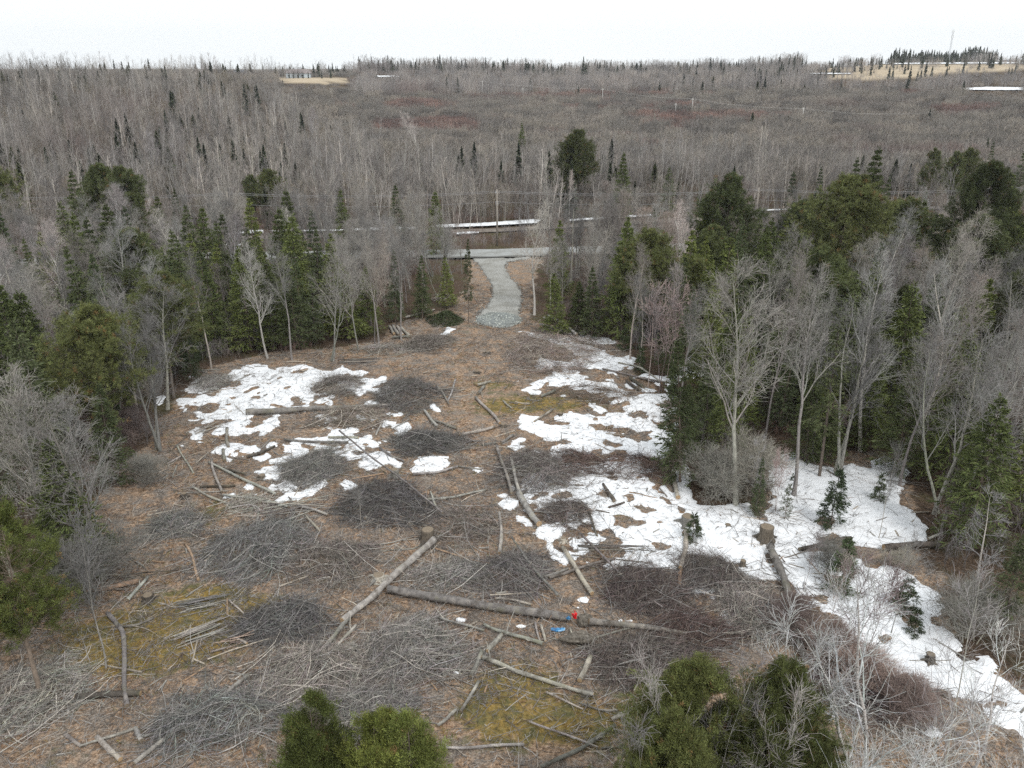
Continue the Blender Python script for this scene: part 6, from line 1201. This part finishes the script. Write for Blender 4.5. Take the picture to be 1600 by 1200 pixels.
for i, m_ in enumerate([thicket(14, 1.5, 2.3, (.20, .17, .155), (.25, .215, .205), 5, .009, 3, 'twig'), thicket(12, 1.6, 3.2, (.22, .20, .19), (.28, .255, .25), 6, .009, 3, 'twig'), thicket(16, 1.5, 1.5, (.18, .12, .10), (.22, .15, .13), 5, .009, 3, 'twig')]): srcobj(14 + i, m_)
scatter('undergrowth', np.stack([x, y, z], 1)[k], 14 + rng.integers(0, 3, int(k.sum())), rng.uniform(.5, 1.1, int(k.sum())), 'grey and rusty leafless undergrowth filling the wood floor', 'undergrowth')
# evergreens of the far wood that stand out one by one
FE = [(1130,97,22),(1165,100,16),(911,88,34),(915,92,28),(1220,90,26),(1240,96,22),(1478,100,20),(1476,103,26),(1420,102,28),(1432,106,24),(1445,98,22),(1438,104,20),(1455,98,22),(1465,112,20),(1475,118,16),(1388,98,26),(1394,104,20),(1360,100,18),(1344,92,20),(1310,97,18),(1300,96,18),(1290,104,18),(1503,100,22),(1575,104,14),(1580,103,14),(1219,118,26),(1313,118,26),(1240,130,14),(1105,170,12),(1503,120,30),
      (411,96,14),(475,100,16),(443,124,16),(396,118,20),(362,114,22),(690,98,14),(718,98,16),(754,97,16),(740,100,14),(766,98,12),(668,132,16),(625,130,12),(540,132,8),(200,128,26),(205,110,20),(120,92,20),(180,92,22),(50,90,22),(1540,208,30),(1480,230,24),(1250,160,20),(1585,100,16),(1563,84,18),(1180,112,18),(1150,114,20)]
for a, ty, ph in FE:
    p = ground_pt(a, ty + ph); h = height_at(p, ty)
    if h < 1.5: continue
    t = put('spruce_tree', W_[11 if rng.uniform() < .5 else 12], None, (p[0], p[1], float(ground_z(p[0], p[1])) - .2)); s = h / 10; t.scale = (s * .9, s * .9, s); t.rotation_euler[2] = rng.uniform(0, 6)
    tag(t, relabel('tiny dark far spruce', a, ty), 'spruce', 'dark spruces of the distance')
for n_, a in enumerate((452, 459, 466.5, 474, 482, 503, 517)):
    p = ground_pt(a, 122.5); t = put('spruce_tree', W_[12], None, (p[0], p[1], float(ground_z(p[0], p[1])))); t.scale = (.42, .42, .5)
    tag(t, 'small dark spruce in front of the pale farmhouse, %s from the left' % 'first second third fourth fifth sixth seventh'.split()[n_], 'spruce', 'dark spruces of the distance')
SP_, SI, SS = [], [], []
def sky_row(a0, a1, step, f0, f1, h0, h1, kinds):
    for a in np.arange(a0, a1, step):
        a_ = a + rng.uniform(-step, step); r_ = np.interp(a_, RT[:, 0], RT[:, 1]) * rng.uniform(f0, f1); x_, y_ = (a_ - 800) / FPX * CP * r_, r_
        ki = int(rng.choice(kinds)); SP_.append((x_, y_, float(ground_z(x_, y_)) - .4)); SI.append(ki); SS.append(rng.uniform(h0, h1) * .1 * (.7 + .6 * vnoise(a_ / 40., 3.0, 9)))
sky_row(-60, 440, 3.5, .95, 1.15, 8, 12, [0, 1, 2, 3, 11, 4])
sky_row(440, 560, 4, 1.05, 1.3, 7, 12, [13, 12, 0, 11])
for q in range(3): sky_row(560, 1250, 3.6, .93 + q * .04, .97 + q * .05, 7, 15, [11, 12, 13, 13, 13, 11])
sky_row(1225, 1400, 3.0, 1.01, 1.04, 6, 12, [11, 12, 13, 11])
for q in range(3): sky_row(1392, 1555, 2.0, 1.01 + q * .01, 1.03 + q * .01, 9, 16, [11, 12])
sky_row(1555, 1640, 9, 1.01, 1.05, 5, 9, [13, 7])
for q in range(2): sky_row(1180, 1640, 7, .70 + q * .08, .80 + q * .06, 4, 11, [11, 12, 13, 13])
scatter('skyline_trees', SP_, SI, SS, 'ragged row of far spruces and aspens along the skyline', 'wood')

# ------------------------------------------------------------------ the air: thin haze over the whole valley
hz = MB(); hz.box((0, 700, 58), (4200, 3400, 124)); hm = bpy.data.materials.new('haze'); hm.use_nodes = True; ht = hm.node_tree; ht.nodes.clear()
ho = ht.nodes.new('ShaderNodeOutputMaterial'); pv = ht.nodes.new('ShaderNodeVolumePrincipled'); pv.inputs['Density'].default_value = .00013; pv.inputs['Color'].default_value = (.94, .97, 1, 1); pv.inputs['Anisotropy'].default_value = .2
ht.links.new(pv.outputs[0], ho.inputs['Volume']); ho_ = hz.build('haze', hm); tag(ho_, 'thin pale haze over the valley', 'haze', kind='stuff')
